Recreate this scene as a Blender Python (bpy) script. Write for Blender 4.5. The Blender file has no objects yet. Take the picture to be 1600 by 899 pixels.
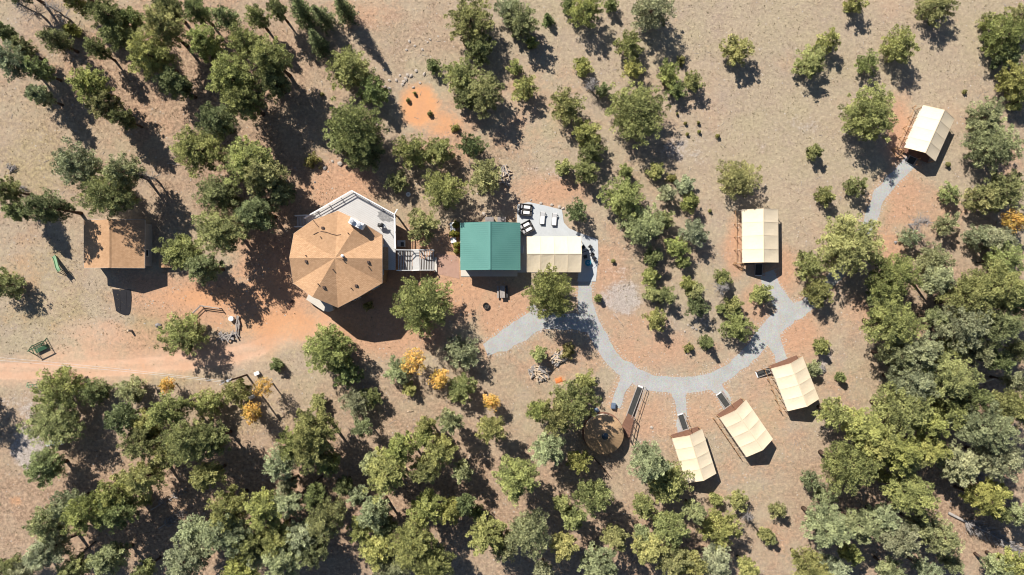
import bpy, bmesh, math, random
import numpy as np
from mathutils import Vector, Matrix

# ------------------------------------------------------------------ scene, camera, light
scene = bpy.context.scene
COL = scene.collection
S = 0.1            # metres per photo pixel on the ground
H = 106.67         # camera height
cam_data = bpy.data.cameras.new("camera")
cam_data.lens = 24.0
cam_data.sensor_width = 36.0
cam_data.clip_end = 5000.0
cam = bpy.data.objects.new("camera", cam_data)
cam.location = (0, 0, H)
cam.rotation_euler = (0, 0, 0)
COL.objects.link(cam)
scene.camera = cam
scene.view_settings.view_transform = 'Standard'
scene.view_settings.look = 'None'
scene.view_settings.gamma = 1.0
scene.cycles.filter_width = 1.05
scene.view_settings.exposure = 0.70

SUN_EL = math.radians(42.0)
SX, SY = 0.587, -0.81                       # direction shadows run on the ground
sun_az = math.atan2(-SX, -SY)               # towards the sun, from +Y clockwise
world = bpy.data.worlds.new("World")
scene.world = world
world.use_nodes = True
wn = world.node_tree
sky = wn.nodes.new('ShaderNodeTexSky')
sky.sky_type = 'NISHITA'
sky.sun_disc = False
sky.sun_elevation = SUN_EL
sky.sun_rotation = sun_az
sky.altitude = 2600.0
wn.links.new(sky.outputs[0], wn.nodes['Background'].inputs[0])
wn.nodes['Background'].inputs[1].default_value = 0.068
sun_data = bpy.data.lights.new("sun", 'SUN')
sun_data.energy = 4.9
sun_data.angle = math.radians(0.5)
sun_data.color = (1.0, 0.95, 0.87)
sun = bpy.data.objects.new("sun", sun_data)
ldir = Vector((SX * math.cos(SUN_EL), SY * math.cos(SUN_EL), -math.sin(SUN_EL)))
sun.rotation_euler = ldir.to_track_quat('-Z', 'Y').to_euler()
sun.location = (-40, 60, 80)
COL.objects.link(sun)

random.seed(7)
rng = np.random.default_rng(11)

# ------------------------------------------------------------------ helpers
def W(px, py, h=0.0):
    """World point that stands h metres high where the photo shows pixel (px, py)."""
    f = (H - h) / H * S
    return Vector(((px - 800.0) * f, (449.5 - py) * f, h))

def tag(o, label=None, cat=None, group=None, kind=None):
    if label: o['label'] = label
    if cat: o['category'] = cat
    if group: o['group'] = group
    if kind: o['kind'] = kind
    return o

def empty(name, loc, rz=0.0, label=None, cat=None, group=None):
    o = bpy.data.objects.new(name, None)
    o.empty_display_size = 0.3
    o.location = loc
    o.rotation_euler = (0, 0, rz)
    COL.objects.link(o)
    return tag(o, label, cat, group)

class MB:
    def __init__(self):
        self.v, self.f = [], []
    def add(self, verts, faces):
        n = len(self.v)
        self.v += [tuple(v) for v in verts]
        self.f += [tuple(i + n for i in f) for f in faces]
        return self
    def box(self, c, s, rz=0.0, rx=0.0, ry=0.0):
        m = Matrix.Translation(c) @ Matrix.Rotation(rz, 4, 'Z') @ Matrix.Rotation(ry, 4, 'Y') @ Matrix.Rotation(rx, 4, 'X')
        x, y, z = s[0] / 2, s[1] / 2, s[2] / 2
        vs = [m @ Vector(p) for p in ((-x,-y,-z),(x,-y,-z),(x,y,-z),(-x,y,-z),(-x,-y,z),(x,-y,z),(x,y,z),(-x,y,z))]
        return self.add(vs, [(3,2,1,0),(4,5,6,7),(0,1,5,4),(1,2,6,5),(2,3,7,6),(3,0,4,7)])
    def beam(self, a, b, w, h):
        """box with square ends from a to b, w wide, h deep"""
        a, b = Vector(a), Vector(b)
        d = (b - a)
        L = d.length
        d.normalize()
        up = Vector((0, 0, 1)) if abs(d.z) < 0.95 else Vector((1, 0, 0))
        x = d.cross(up).normalized(); u = x.cross(d).normalized()
        vs = []
        for p in (a, b):
            for sx, su in ((-1,-1),(1,-1),(1,1),(-1,1)):
                vs.append(p + x * sx * w / 2 + u * su * h / 2)
        return self.add(vs, [(0,1,2,3),(7,6,5,4),(0,4,5,1),(1,5,6,2),(2,6,7,3),(3,7,4,0)])
    def tube(self, a, b, r0, r1=None, n=8, cap=True):
        r1 = r0 if r1 is None else r1
        a, b = Vector(a), Vector(b)
        d = (b - a).normalized()
        up = Vector((0, 0, 1)) if abs(d.z) < 0.9 else Vector((1, 0, 0))
        x = d.cross(up).normalized(); u = x.cross(d).normalized()
        vs = []
        for p, r in ((a, r0), (b, r1)):
            for k in range(n):
                t = 2 * math.pi * k / n
                vs.append(p + x * math.cos(t) * r + u * math.sin(t) * r)
        fs = [(k, (k+1) % n, n + (k+1) % n, n + k) for k in range(n)]
        if cap:
            fs += [tuple(range(n-1, -1, -1)), tuple(range(n, 2*n))]
        return self.add(vs, fs)
    def path(self, pts, radii, n=6):
        for i in range(len(pts) - 1):
            self.tube(pts[i], pts[i+1], radii[i], radii[i+1], n, cap=(i in (0, len(pts) - 2)))
        return self
    def prism(self, poly, z0, z1):
        n = len(poly)
        vs = [(p[0], p[1], z0) for p in poly] + [(p[0], p[1], z1) for p in poly]
        fs = [tuple(range(n-1, -1, -1)), tuple(range(n, 2*n))]
        fs += [(k, (k+1) % n, n + (k+1) % n, n + k) for k in range(n)]
        return self.add(vs, fs)
    def disc(self, c, r, h, n=20, r2=None):
        return self.tube((c[0], c[1], c[2]), (c[0], c[1], c[2] + h), r, r2 if r2 is not None else r, n)
    def ring(self, c, r0, r1, h, n=24):
        vs, fs = [], []
        for k in range(n):
            t = 2 * math.pi * k / n
            for r, z in ((r0, 0), (r1, 0), (r1, h), (r0, h)):
                vs.append((c[0] + r*math.cos(t), c[1] + r*math.sin(t), c[2] + z))
        for k in range(n):
            a, b = 4*k, 4*((k+1) % n)
            for j in range(4):
                fs.append((a+j, b+j, b+(j+1) % 4, a+(j+1) % 4))
        return self.add(vs, fs)
    def mesh(self, name, mat=None, smooth=False, bevel=0.0):
        me = bpy.data.meshes.new(name)
        me.from_pydata(self.v, [], self.f)
        bm = bmesh.new(); bm.from_mesh(me)
        bmesh.ops.recalc_face_normals(bm, faces=bm.faces[:])
        if bevel:
            bmesh.ops.bevel(bm, geom=bm.edges[:], offset=bevel, segments=1, affect='EDGES')
        bm.to_mesh(me); bm.free()
        if smooth:
            me.polygons.foreach_set('use_smooth', [True] * len(me.polygons))
        if mat: me.materials.append(mat)
        return me
    def build(self, name, mat, parent=None, smooth=False, bevel=0.0):
        o = bpy.data.objects.new(name, self.mesh(name, mat, smooth, bevel))
        COL.objects.link(o)
        if parent is not None: o.parent = parent
        return o

def link_copy(src, name, parent=None):
    o = src.copy()
    o.name = name
    COL.objects.link(o)
    o.parent = parent
    return o

# ------------------------------------------------------------------ materials
def new_mat(name):
    m = bpy.data.materials.new(name)
    m.use_nodes = True
    return m, m.node_tree, m.node_tree.nodes['Principled BSDF']

def N(nt, kind, **kw):
    n = nt.nodes.new(kind)
    for k, v in kw.items():
        setattr(n, k, v)
    return n

def math_node(nt, op, a, b=None, clamp=False):
    n = N(nt, 'ShaderNodeMath', operation=op, use_clamp=clamp)
    for i, x in enumerate((a, b)):
        if x is None: continue
        if isinstance(x, (int, float)): n.inputs[i].default_value = x
        else: nt.links.new(x, n.inputs[i])
    return n.outputs[0]

def mix(nt, fac, a, b, blend='MIX'):
    n = N(nt, 'ShaderNodeMix', data_type='RGBA', blend_type=blend)
    for sock, x in ((n.inputs[0], fac), (n.inputs[6], a), (n.inputs[7], b)):
        if isinstance(x, (int, float)): sock.default_value = x
        elif isinstance(x, (tuple, list)): sock.default_value = (*x[:3], 1)
        else: nt.links.new(x, sock)
    return n.outputs[2]

def noise(nt, vec, scale, detail=4.0, rough=0.55):
    n = N(nt, 'ShaderNodeTexNoise')
    n.inputs['Scale'].default_value = scale
    n.inputs['Detail'].default_value = detail
    n.inputs['Roughness'].default_value = rough
    nt.links.new(vec, n.inputs['Vector'])
    return n.outputs[0]

def ramp(nt, fac, lo, hi):
    n = N(nt, 'ShaderNodeMapRange')
    n.inputs[1].default_value = lo; n.inputs[2].default_value = hi
    nt.links.new(fac, n.inputs[0])
    return n.outputs[0]

def bump(nt, bsdf, height, strength, dist):
    b = N(nt, 'ShaderNodeBump')
    b.inputs['Strength'].default_value = strength
    b.inputs['Distance'].default_value = dist
    nt.links.new(height, b.inputs['Height'])
    nt.links.new(b.outputs[0], bsdf.inputs['Normal'])

def mottled(name, col, col2=None, scale=1.5, rough=0.85, spec=0.2, var=0.5, bstr=0.0, metallic=0.0, fine=9.0):
    """Plain surface with two scales of colour variation and fine relief."""
    m, nt, b = new_mat(name)
    col2 = col2 or tuple(c * 0.72 for c in col)
    tc = N(nt, 'ShaderNodeTexCoord').outputs['Object']
    shift = N(nt, 'ShaderNodeVectorMath', operation='ADD')
    off = N(nt, 'ShaderNodeCombineXYZ')
    rnd = math_node(nt, 'MULTIPLY', N(nt, 'ShaderNodeObjectInfo').outputs['Random'], 60.0)
    nt.links.new(rnd, off.inputs[0]); nt.links.new(rnd, off.inputs[1])
    nt.links.new(tc, shift.inputs[0]); nt.links.new(off.outputs[0], shift.inputs[1])
    tc = shift.outputs[0]
    a = noise(nt, tc, scale, 4)
    f = noise(nt, tc, scale * fine, 3)
    t = math_node(nt, 'ADD', math_node(nt, 'MULTIPLY', ramp(nt, a, 0.3, 0.7), 0.6), math_node(nt, 'MULTIPLY', ramp(nt, f, 0.3, 0.7), 0.4))
    t = math_node(nt, 'MULTIPLY', t, var, True)
    nt.links.new(mix(nt, t, col, col2), b.inputs['Base Color'])
    b.inputs['Roughness'].default_value = rough
    b.inputs['Specular IOR Level'].default_value = spec
    b.inputs['Metallic'].default_value = metallic
    if bstr: bump(nt, b, f, bstr, 0.03)
    return m

M = {}
M['shingle'] = None
def shingle_mat(name, c1, c2):
    m, nt, b = new_mat(name)
    tc = N(nt, 'ShaderNodeTexCoord').outputs['Object']
    br = N(nt, 'ShaderNodeTexBrick')
    br.inputs['Scale'].default_value = 1.0
    br.inputs['Brick Width'].default_value = 0.34
    br.inputs['Row Height'].default_value = 0.15
    br.inputs['Mortar Size'].default_value = 0.012
    br.inputs['Color1'].default_value = (*c1, 1)
    br.inputs['Color2'].default_value = (*c2, 1)
    br.inputs['Mortar'].default_value = (*[x * 0.55 for x in c2], 1)
    nt.links.new(tc, br.inputs['Vector'])
    n1 = ramp(nt, noise(nt, tc, 2.6, 5, 0.7), 0.32, 0.68)
    n2 = ramp(nt, noise(nt, tc, 0.35, 3), 0.3, 0.7)
    c = mix(nt, math_node(nt, 'MULTIPLY', n1, 0.55), br.outputs[0], tuple(x * 0.62 for x in c2))
    c = mix(nt, math_node(nt, 'MULTIPLY', n2, 0.25), c, tuple(min(1, x * 1.2) for x in c1))
    nt.links.new(c, b.inputs['Base Color'])
    b.inputs['Roughness'].default_value = 0.92
    b.inputs['Specular IOR Level'].default_value = 0.15
    bump(nt, b, br.outputs['Fac'], 0.4, 0.02)
    return m
M['shingle'] = shingle_mat('tan_shingle', (0.54, 0.335, 0.195), (0.43, 0.255, 0.14))
M['green_metal'] = mottled('green_metal', (0.088, 0.225, 0.190), (0.115, 0.265, 0.228), 0.6, 0.38, 0.5, 0.8)
M['canvas'] = mottled('canvas', (0.74, 0.625, 0.455), (0.655, 0.54, 0.385), 0.45, 0.9, 0.1, 1.0, 0.15)
M['canvas_wall'] = mottled('canvas_wall', (0.74, 0.67, 0.55), (0.62, 0.54, 0.42), 0.8, 0.9, 0.1, 0.7)
M['piping'] = mottled('canvas_seam', (0.66, 0.53, 0.37), None, 2, 0.9, 0.1)
M['yurt'] = mottled('yurt_canvas', (0.44, 0.29, 0.165), (0.35, 0.225, 0.125), 0.7, 0.85, 0.15, 0.8, 0.1)
M['deck_brown'] = mottled('deck_brown', (0.215, 0.115, 0.078), (0.15, 0.08, 0.055), 1.4, 0.8, 0.2, 0.9, 0.2)
M['wood'] = mottled('raw_wood', (0.42, 0.25, 0.13), (0.30, 0.17, 0.085), 2.5, 0.85, 0.15, 0.9, 0.2)
M['grey_wood'] = mottled('weathered_wood', (0.40, 0.36, 0.33), (0.24, 0.21, 0.19), 2.5, 0.9, 0.1, 1.0, 0.3)
M['dead_wood'] = mottled('dead_branch', (0.36, 0.33, 0.31), (0.20, 0.18, 0.17), 2.5, 0.9, 0.1, 1.0, 0.3)
M['log_end'] = mottled('split_wood', (0.62, 0.49, 0.36), (0.45, 0.33, 0.22), 3, 0.9, 0.1, 0.9)
M['bark'] = mottled('pine_bark', (0.115, 0.075, 0.052), (0.06, 0.042, 0.034), 3.0, 0.95, 0.1, 1.0, 0.5)
M['aspen_bark'] = mottled('aspen_bark', (0.45, 0.43, 0.38), (0.2, 0.19, 0.17), 3.0, 0.9, 0.1, 0.9)
M['white_deck'] = mottled('pale_deck_board', (0.50, 0.485, 0.465), (0.42, 0.405, 0.39), 1.2, 0.8, 0.2, 0.8, 0.1)
M['white_paint'] = mottled('white_paint', (0.78, 0.77, 0.75), (0.68, 0.66, 0.63), 2, 0.6, 0.35, 0.7)
M['concrete'] = mottled('pale_concrete', (0.56, 0.52, 0.46), (0.48, 0.44, 0.38), 1.0, 0.9, 0.15, 0.9, 0.1)
M['siding'] = mottled('tan_siding', (0.33, 0.215, 0.13), (0.25, 0.16, 0.095), 1.2, 0.85, 0.2, 0.8, 0.15)
M['grey_siding'] = mottled('grey_siding', (0.40, 0.39, 0.38), (0.31, 0.30, 0.30), 1.0, 0.85, 0.2, 0.8)
M['dark_metal'] = mottled('dark_metal', (0.03, 0.03, 0.033), (0.05, 0.048, 0.045), 4, 0.5, 0.4, 0.8)
M['black_mat'] = mottled('black_grip_mat', (0.032, 0.033, 0.033), (0.06, 0.06, 0.055), 3, 0.9, 0.2, 0.9, 0.2)
M['shade_tone'] = mottled('painted_shade', (0.022, 0.022, 0.026), (0.032, 0.031, 0.034), 1.5, 0.95, 0.05, 0.9, 0.3)  # shadow tone put into the colour, for the flat shape below the shed
M['cushion'] = mottled('pale_cushion', (0.72, 0.70, 0.68), (0.60, 0.58, 0.56), 2.5, 0.9, 0.1, 0.6)
M['grey_cushion'] = mottled('grey_cushion', (0.42, 0.41, 0.42), (0.33, 0.32, 0.33), 2.5, 0.9, 0.1, 0.6)
M['wicker'] = mottled('dark_wicker', (0.04, 0.036, 0.034), (0.075, 0.066, 0.06), 6, 0.7, 0.3, 0.9, 0.3)
M['grey_metal'] = mottled('grey_metal', (0.42, 0.43, 0.45), (0.32, 0.33, 0.35), 2, 0.45, 0.4, 0.7)
M['tank'] = mottled('tank_paint', (0.62, 0.66, 0.72), (0.50, 0.54, 0.60), 1.5, 0.4, 0.4, 0.8)
M['glass'] = mottled('dark_glass', (0.02, 0.03, 0.045), (0.03, 0.04, 0.055), 2, 0.08, 0.6, 0.6)
M['blue'] = mottled('blue_plastic', (0.015, 0.24, 0.36), (0.012, 0.19, 0.29), 3, 0.5, 0.4, 0.7)
M['play_green'] = mottled('green_plastic', (0.035, 0.115, 0.055), (0.025, 0.08, 0.04), 3, 0.5, 0.4, 0.8)
M['slide_green'] = mottled('faded_green_plastic', (0.17, 0.29, 0.16), (0.12, 0.22, 0.12), 3, 0.5, 0.35, 0.8)
M['stone'] = mottled('pale_stone', (0.46, 0.40, 0.34), (0.32, 0.27, 0.23), 3, 0.9, 0.15, 1.0, 0.4)
M['grey_stone'] = mottled('grey_stone', (0.27, 0.25, 0.245), (0.17, 0.16, 0.155), 3, 0.9, 0.15, 1.0, 0.4)
M['rust'] = mottled('rusty_steel', (0.10, 0.06, 0.045), (0.05, 0.035, 0.03), 4, 0.8, 0.3, 1.0, 0.3)
M['ash'] = mottled('ash', (0.12, 0.11, 0.10), (0.04, 0.04, 0.04), 5, 1.0, 0.0, 1.0)
M['orange_tarp'] = mottled('orange_tarp', (0.62, 0.20, 0.06), (0.50, 0.15, 0.05), 3, 0.7, 0.3, 0.8, 0.2)
M['rug'] = mottled('mottled_rug', (0.11, 0.11, 0.11), (0.34, 0.33, 0.32), 3.2, 0.95, 0.05, 1.0)
M['wire'] = mottled('bare_wire', (0.55, 0.53, 0.50), None, 2, 0.5, 0.4)

M['patio'] = mottled('patio_concrete', (0.48, 0.495, 0.50), (0.40, 0.41, 0.41), 0.5, 0.9, 0.15, 1.0, 0.1)
M['slate'] = mottled('slate_blue_plastic', (0.13, 0.17, 0.24), (0.08, 0.11, 0.16), 2, 0.6, 0.3, 0.9)
M['brick'] = mottled('red_paver', (0.40, 0.25, 0.19), (0.31, 0.19, 0.145), 1.6, 0.9, 0.15, 0.9, 0.2)

def foliage_mat(name, rough=0.7, transl=0.18):
    m, nt, b = new_mat(name)
    oi = N(nt, 'ShaderNodeObjectInfo')
    at = N(nt, 'ShaderNodeAttribute', attribute_name='tint')
    v = math_node(nt, 'ADD', math_node(nt, 'MULTIPLY', at.outputs['Fac'], 1.35), 0.42)
    hsv = N(nt, 'ShaderNodeHueSaturation')
    nt.links.new(oi.outputs['Color'], hsv.inputs['Color'])
    nt.links.new(v, hsv.inputs['Value'])
    nt.links.new(math_node(nt, 'ADD', 0.512, math_node(nt, 'MULTIPLY', at.outputs['Fac'], -0.024)), hsv.inputs['Hue'])
    nt.links.new(hsv.outputs[0], b.inputs['Base Color'])
    b.inputs['Roughness'].default_value = rough
    b.inputs['Specular IOR Level'].default_value = 0.18
    tr = N(nt, 'ShaderNodeBsdfTranslucent')
    nt.links.new(hsv.outputs[0], tr.inputs['Color'])
    ms = N(nt, 'ShaderNodeMixShader')
    ms.inputs[0].default_value = transl
    nt.links.new(b.outputs[0], ms.inputs[1]); nt.links.new(tr.outputs[0], ms.inputs[2])
    nt.links.new(ms.outputs[0], nt.nodes['Material Output'].inputs['Surface'])
    return m
M['needles'] = foliage_mat('needle_foliage')
M['leaves'] = foliage_mat('leaf_foliage', 0.6, 0.3)

def math_vec(nt, vec, off):
    n = N(nt, 'ShaderNodeVectorMath', operation='ADD')
    nt.links.new(vec, n.inputs[0]); n.inputs[1].default_value = (off, -off, off)
    return n.outputs[0]

def gravel_mat():
    m, nt, b = new_mat('pale_gravel')
    pos = N(nt, 'ShaderNodeNewGeometry').outputs['Position']
    big = ramp(nt, noise(nt, pos, 0.35, 4), 0.3, 0.7)
    mid = ramp(nt, noise(nt, pos, 2.2, 4, 0.65), 0.3, 0.7)
    vor = N(nt, 'ShaderNodeTexVoronoi'); vor.inputs['Scale'].default_value = 11.0
    nt.links.new(pos, vor.inputs['Vector'])
    c = mix(nt, big, (0.395, 0.395, 0.385), (0.325, 0.325, 0.315))
    c = mix(nt, math_node(nt, 'MULTIPLY', mid, 0.45), c, (0.30, 0.29, 0.275))
    c = mix(nt, 0.16, c, vor.outputs['Color'], 'OVERLAY')
    spot = ramp(nt, noise(nt, pos, 0.7, 5, 0.7), 0.54, 0.74)
    c = mix(nt, math_node(nt, 'MULTIPLY', spot, 0.5), c, (0.40, 0.30, 0.22))
    nt.links.new(c, b.inputs['Base Color'])
    b.inputs['Roughness'].default_value = 0.95
    b.inputs['Specular IOR Level'].default_value = 0.1
    bump(nt, b, vor.outputs['Distance'], 0.6, 0.03)
    return m
M['gravel'] = gravel_mat()

def ground_mat():
    m, nt, b = new_mat('dry_meadow_ground')
    pos = N(nt, 'ShaderNodeNewGeometry').outputs['Position']
    soil = N(nt, 'ShaderNodeSeparateColor'); cover = N(nt, 'ShaderNodeSeparateColor')
    nt.links.new(N(nt, 'ShaderNodeAttribute', attribute_name='soil').outputs['Color'], soil.inputs[0])
    nt.links.new(N(nt, 'ShaderNodeAttribute', attribute_name='cover').outputs['Color'], cover.inputs[0])
    n_big = noise(nt, pos, 0.045, 5, 0.6)
    n_mid = noise(nt, pos, 0.30, 6, 0.65)
    n_fin = noise(nt, pos, 1.9, 5, 0.7)
    n_mic = noise(nt, pos, 5.5, 3, 0.7)
    def mask(sock, wob=0.9, lo=0.38, hi=0.62):
        t = math_node(nt, 'ADD', sock, math_node(nt, 'MULTIPLY', math_node(nt, 'SUBTRACT', n_mid, 0.5), wob))
        t = math_node(nt, 'ADD', t, math_node(nt, 'MULTIPLY', math_node(nt, 'SUBTRACT', n_fin, 0.5), wob * 0.6))
        return ramp(nt, t, lo, hi)
    base = mix(nt, ramp(nt, n_big, 0.35, 0.65), (0.395, 0.310, 0.222), (0.360, 0.298, 0.212))
    base = mix(nt, math_node(nt, 'MULTIPLY', ramp(nt, n_mid, 0.42, 0.68), 0.55), base, (0.30, 0.228, 0.170))
    n_pat = noise(nt, pos, 0.11, 6, 0.7)
    n_pa2 = noise(nt, math_vec(nt, pos, 137.0), 0.085, 6, 0.7)
    base = mix(nt, math_node(nt, 'MULTIPLY', ramp(nt, n_pat, 0.50, 0.66), 0.6), base, (0.335, 0.262, 0.215))
    base = mix(nt, math_node(nt, 'MULTIPLY', ramp(nt, n_pa2, 0.50, 0.66), 0.6), base, (0.36, 0.31, 0.195))
    base = mix(nt, math_node(nt, 'MULTIPLY', ramp(nt, n_pa2, 0.46, 0.34), 0.55), base, (0.43, 0.295, 0.205))
    # dry yellow grass blades over it
    base = mix(nt, math_node(nt, 'MULTIPLY', ramp(nt, n_fin, 0.5, 0.66), 0.5), base, (0.44, 0.355, 0.235))
    litter = mask(cover.outputs[1], 1.1, 0.12, 0.72)
    lit_c = mix(nt, ramp(nt, n_fin, 0.35, 0.65), (0.275, 0.178, 0.122), (0.375, 0.258, 0.172))
    base = mix(nt, math_node(nt, 'MULTIPLY', litter, 0.95), base, lit_c)
    olive = mask(cover.outputs[0], 1.1, 0.3, 0.8)
    ol_c = mix(nt, ramp(nt, n_fin, 0.35, 0.65), (0.24, 0.21, 0.105), (0.36, 0.30, 0.155))
    base = mix(nt, math_node(nt, 'MULTIPLY', olive, 0.75), base, ol_c)
    red = mask(soil.outputs[0], 0.9, 0.14, 0.62)
    rd_c = mix(nt, ramp(nt, n_mid, 0.35, 0.65), (0.50, 0.275, 0.165), (0.455, 0.272, 0.175))
    base = mix(nt, math_node(nt, 'MULTIPLY', red, 0.9), base, rd_c)
    road = math_node(nt, 'MULTIPLY', mask(cover.outputs[2], 0.8, 0.15, 0.85), 0.92)
    ro_c = mix(nt, ramp(nt, n_mid, 0.35, 0.65), (0.56, 0.365, 0.255), (0.51, 0.31, 0.205))
    base = mix(nt, road, base, ro_c)
    orange = mask(soil.outputs[1], 1.1, 0.22, 0.95)
    or_c = mix(nt, ramp(nt, n_mid, 0.35, 0.65), (0.57, 0.285, 0.135), (0.51, 0.265, 0.14))
    base = mix(nt, orange, base, or_c)
    pale = mask(soil.outputs[2], 1.4, 0.35, 0.65)
    base = mix(nt, math_node(nt, 'MULTIPLY', pale, 0.8), base, mix(nt, ramp(nt, n_mic, 0.35, 0.65), (0.30, 0.26, 0.235), (0.52, 0.48, 0.45)))
    # specks: pebbles, tufts, litter
    vor = N(nt, 'ShaderNodeTexVoronoi'); vor.inputs['Scale'].default_value = 1.7
    nt.links.new(pos, vor.inputs['Vector'])
    speck = math_node(nt, 'MULTIPLY', ramp(nt, vor.outputs['Distance'], 0.20, 0.08), ramp(nt, n_mid, 0.42, 0.60))
    soften = math_node(nt, 'SUBTRACT', 1.0, math_node(nt, 'MULTIPLY', math_node(nt, 'MAXIMUM', road, orange), 0.8))
    speck = math_node(nt, 'MULTIPLY', speck, soften)
    base = mix(nt, math_node(nt, 'MULTIPLY', speck, 0.4), base, (0.17, 0.125, 0.09))
    grit = math_node(nt, 'MULTIPLY', ramp(nt, n_mic, 0.36, 0.64), soften)
    base = mix(nt, math_node(nt, 'MULTIPLY', grit, 0.36), base, (0.20, 0.15, 0.105))
    rough_t = math_node(nt, 'MULTIPLY', math_node(nt, 'ADD', 0.45, math_node(nt, 'MULTIPLY', litter, 0.55)), soften)
    vary = math_node(nt, 'ADD', math_node(nt, 'MULTIPLY', math_node(nt, 'SUBTRACT', n_fin, 0.5), 1.9), math_node(nt, 'MULTIPLY', math_node(nt, 'SUBTRACT', n_mic, 0.5), 1.5))
    vary = math_node(nt, 'ADD', 1.02, math_node(nt, 'MULTIPLY', vary, rough_t))
    gain = N(nt, 'ShaderNodeVectorMath', operation='SCALE')
    nt.links.new(base, gain.inputs[0]); nt.links.new(vary, gain.inputs['Scale'])
    base = gain.outputs[0]
    nt.links.new(base, b.inputs['Base Color'])
    b.inputs['Roughness'].default_value = 1.0
    b.inputs['Specular IOR Level'].default_value = 0.068
    hgt = math_node(nt, 'ADD', math_node(nt, 'MULTIPLY', n_fin, 0.7), math_node(nt, 'MULTIPLY', n_mic, 0.35))
    hgt = math_node(nt, 'MULTIPLY', hgt, soften)
    bump(nt, b, hgt, 0.75, 0.22)
    return m
M['ground'] = ground_mat()

# ------------------------------------------------------------------ ground
def soft_ellipse(X, Y, cx, cy, rx, ry, w=1.0, edge=0.55):
    d = np.sqrt(((X - cx) / rx) ** 2 + ((Y - cy) / ry) ** 2)
    return w * np.clip((1.0 + edge - d) / (2 * edge), 0, 1)

def seg_dist(X, Y, pts):
    best = np.full(X.shape, 1e9)
    for (x0, y0), (x1, y1) in zip(pts[:-1], pts[1:]):
        dx, dy = x1 - x0, y1 - y0
        L2 = dx * dx + dy * dy + 1e-9
        t = np.clip(((X - x0) * dx + (Y - y0) * dy) / L2, 0, 1)
        best = np.minimum(best, np.hypot(X - x0 - t * dx, Y - y0 - t * dy))
    return best

def band(X, Y, pts, half, soft, w=1.0):
    return w * np.clip((half + soft - seg_dist(X, Y, pts)) / (2 * soft), 0, 1)

PATHS = {   # centre lines of the gravel walks in photo pixels, half widths in pixels
    'main': ([(916,428),(914,460),(918,492),(930,518),(945,543),(962,565),(985,583),(1015,597),(1050,602),(1085,601),(1118,592),(1147,574),(1175,549),(1196,523),(1214,505),(1232,491),(1252,482),(1276,463),(1300,437),(1322,408),(1345,372),(1361,340),(1370,315),(1385,292),(1406,270),(1424,252)],
             [12,12,14,15,13,13,14,14,13,13,13,12,13,15,17,16,13,12,11,11,11,11,11,11,11,12]),
    'west': ([(925,508),(900,503),(870,503),(842,500),(815,515),(788,533),(758,546)], [14,14,14,17,18,16,11]),
    'spur': ([(842,508),(836,492),(833,476)], [14,9,5]),
    'tent_fork': ([(1238,492),(1222,473),(1210,455),(1202,437),(1198,425)], [16,14,13,13,13]),
    'right_tent': ([(1204,514),(1211,535),(1217,552),(1222,566)], [17,12,9,11]),
    'left_tent': ([(1056,600),(1062,622),(1064,648),(1066,676)], [16,10,9,8]),
    'mid_tent': ([(1112,594),(1126,612),(1134,630),(1142,648)], [15,10,9,8]),
    'yurt': ([(984,580),(976,598),(968,616),(961,636)], [16,10,9,9]),
}
ROAD = [(-400,582),(0,579),(100,578),(200,573),(290,564),(345,558),(400,545),(450,522),(505,503)]

def smooth_line(pts, wid, step=4.0):
    P = np.array(pts, float); Wd = np.array(wid, float)
    out, ow = [], []
    n = len(P)
    for i in range(n - 1):
        p0, p1, p2, p3 = P[max(i-1,0)], P[i], P[i+1], P[min(i+2,n-1)]
        k = max(2, int(np.linalg.norm(p2 - p1) / step))
        for j in range(k):
            t = j / k
            q = 0.5 * ((2*p1) + (-p0+p2)*t + (2*p0-5*p1+4*p2-p3)*t*t + (-p0+3*p1-3*p2+p3)*t**3)
            out.append(q); ow.append(Wd[i] * (1-t) + Wd[i+1] * t)
    out.append(P[-1]); ow.append(Wd[-1])
    return np.array(out), np.array(ow)

fx = np.concatenate([[-1500, -700, -350, -180], np.arange(-96, 96.01, 0.5), [180, 350, 700, 1500]])
fy = np.concatenate([[-1500, -700, -300, -130], np.arange(-58, 58.01, 0.5), [130, 300, 700, 1500]])
GX, GY = np.meshgrid(fx, fy)
PX = GX / S + 800.0
PY = 449.5 - GY / S
red = np.zeros(PX.shape)
for e in [(320,470,110,40,.8),(250,450,60,25,.6),(430,470,60,45,.9),(600,500,85,55,.95),(720,455,50,45,.85),(790,490,45,45,.85),
          (860,300,60,30,.6),(535,285,55,35,.7),(500,300,40,30,.6),(230,540,110,40,.45),(950,440,30,70,.5),(1010,548,100,34,.5),(1000,510,60,30,.4),
          (1010,650,50,55,.4),(1110,640,80,40,.42),(1200,640,60,90,.34),(1245,520,45,45,.65),(1410,310,40,55,.6),(1445,330,70,40,.4),
          (1405,210,22,60,.75),(1150,390,18,45,.75),(1390,390,30,30,.6),(1225,425,22,40,.65),(1180,480,25,40,.5),(1340,490,30,30,.4),(1150,740,70,50,.22),(1215,840,30,50,.22),
          (560,20,60,30,.4),(700,200,60,60,.4),(230,200,60,60,.2),(870,560,70,40,.35),(960,500,30,40,.4),(250,25,130,60,.25),(420,420,60,80,.6),
          (100,110,120,60,.15),(30,430,40,60,.3),(830,170,100,80,.25),(640,420,60,60,.8),(700,400,30,40,.8),(1300,600,40,60,.25),(1570,260,40,60,.25)]:
    red = np.maximum(red, soft_ellipse(PX, PY, *e[:4], w=e[4]))
for pts, wid in PATHS.values():
    red = np.maximum(red, band(PX, PY, pts, 18, 10, 0.42))
orange = np.maximum(soft_ellipse(PX, PY, 655, 165, 32, 36, 1.0, .3), soft_ellipse(PX, PY, 690, 192, 34, 20, .75, .5))
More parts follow.
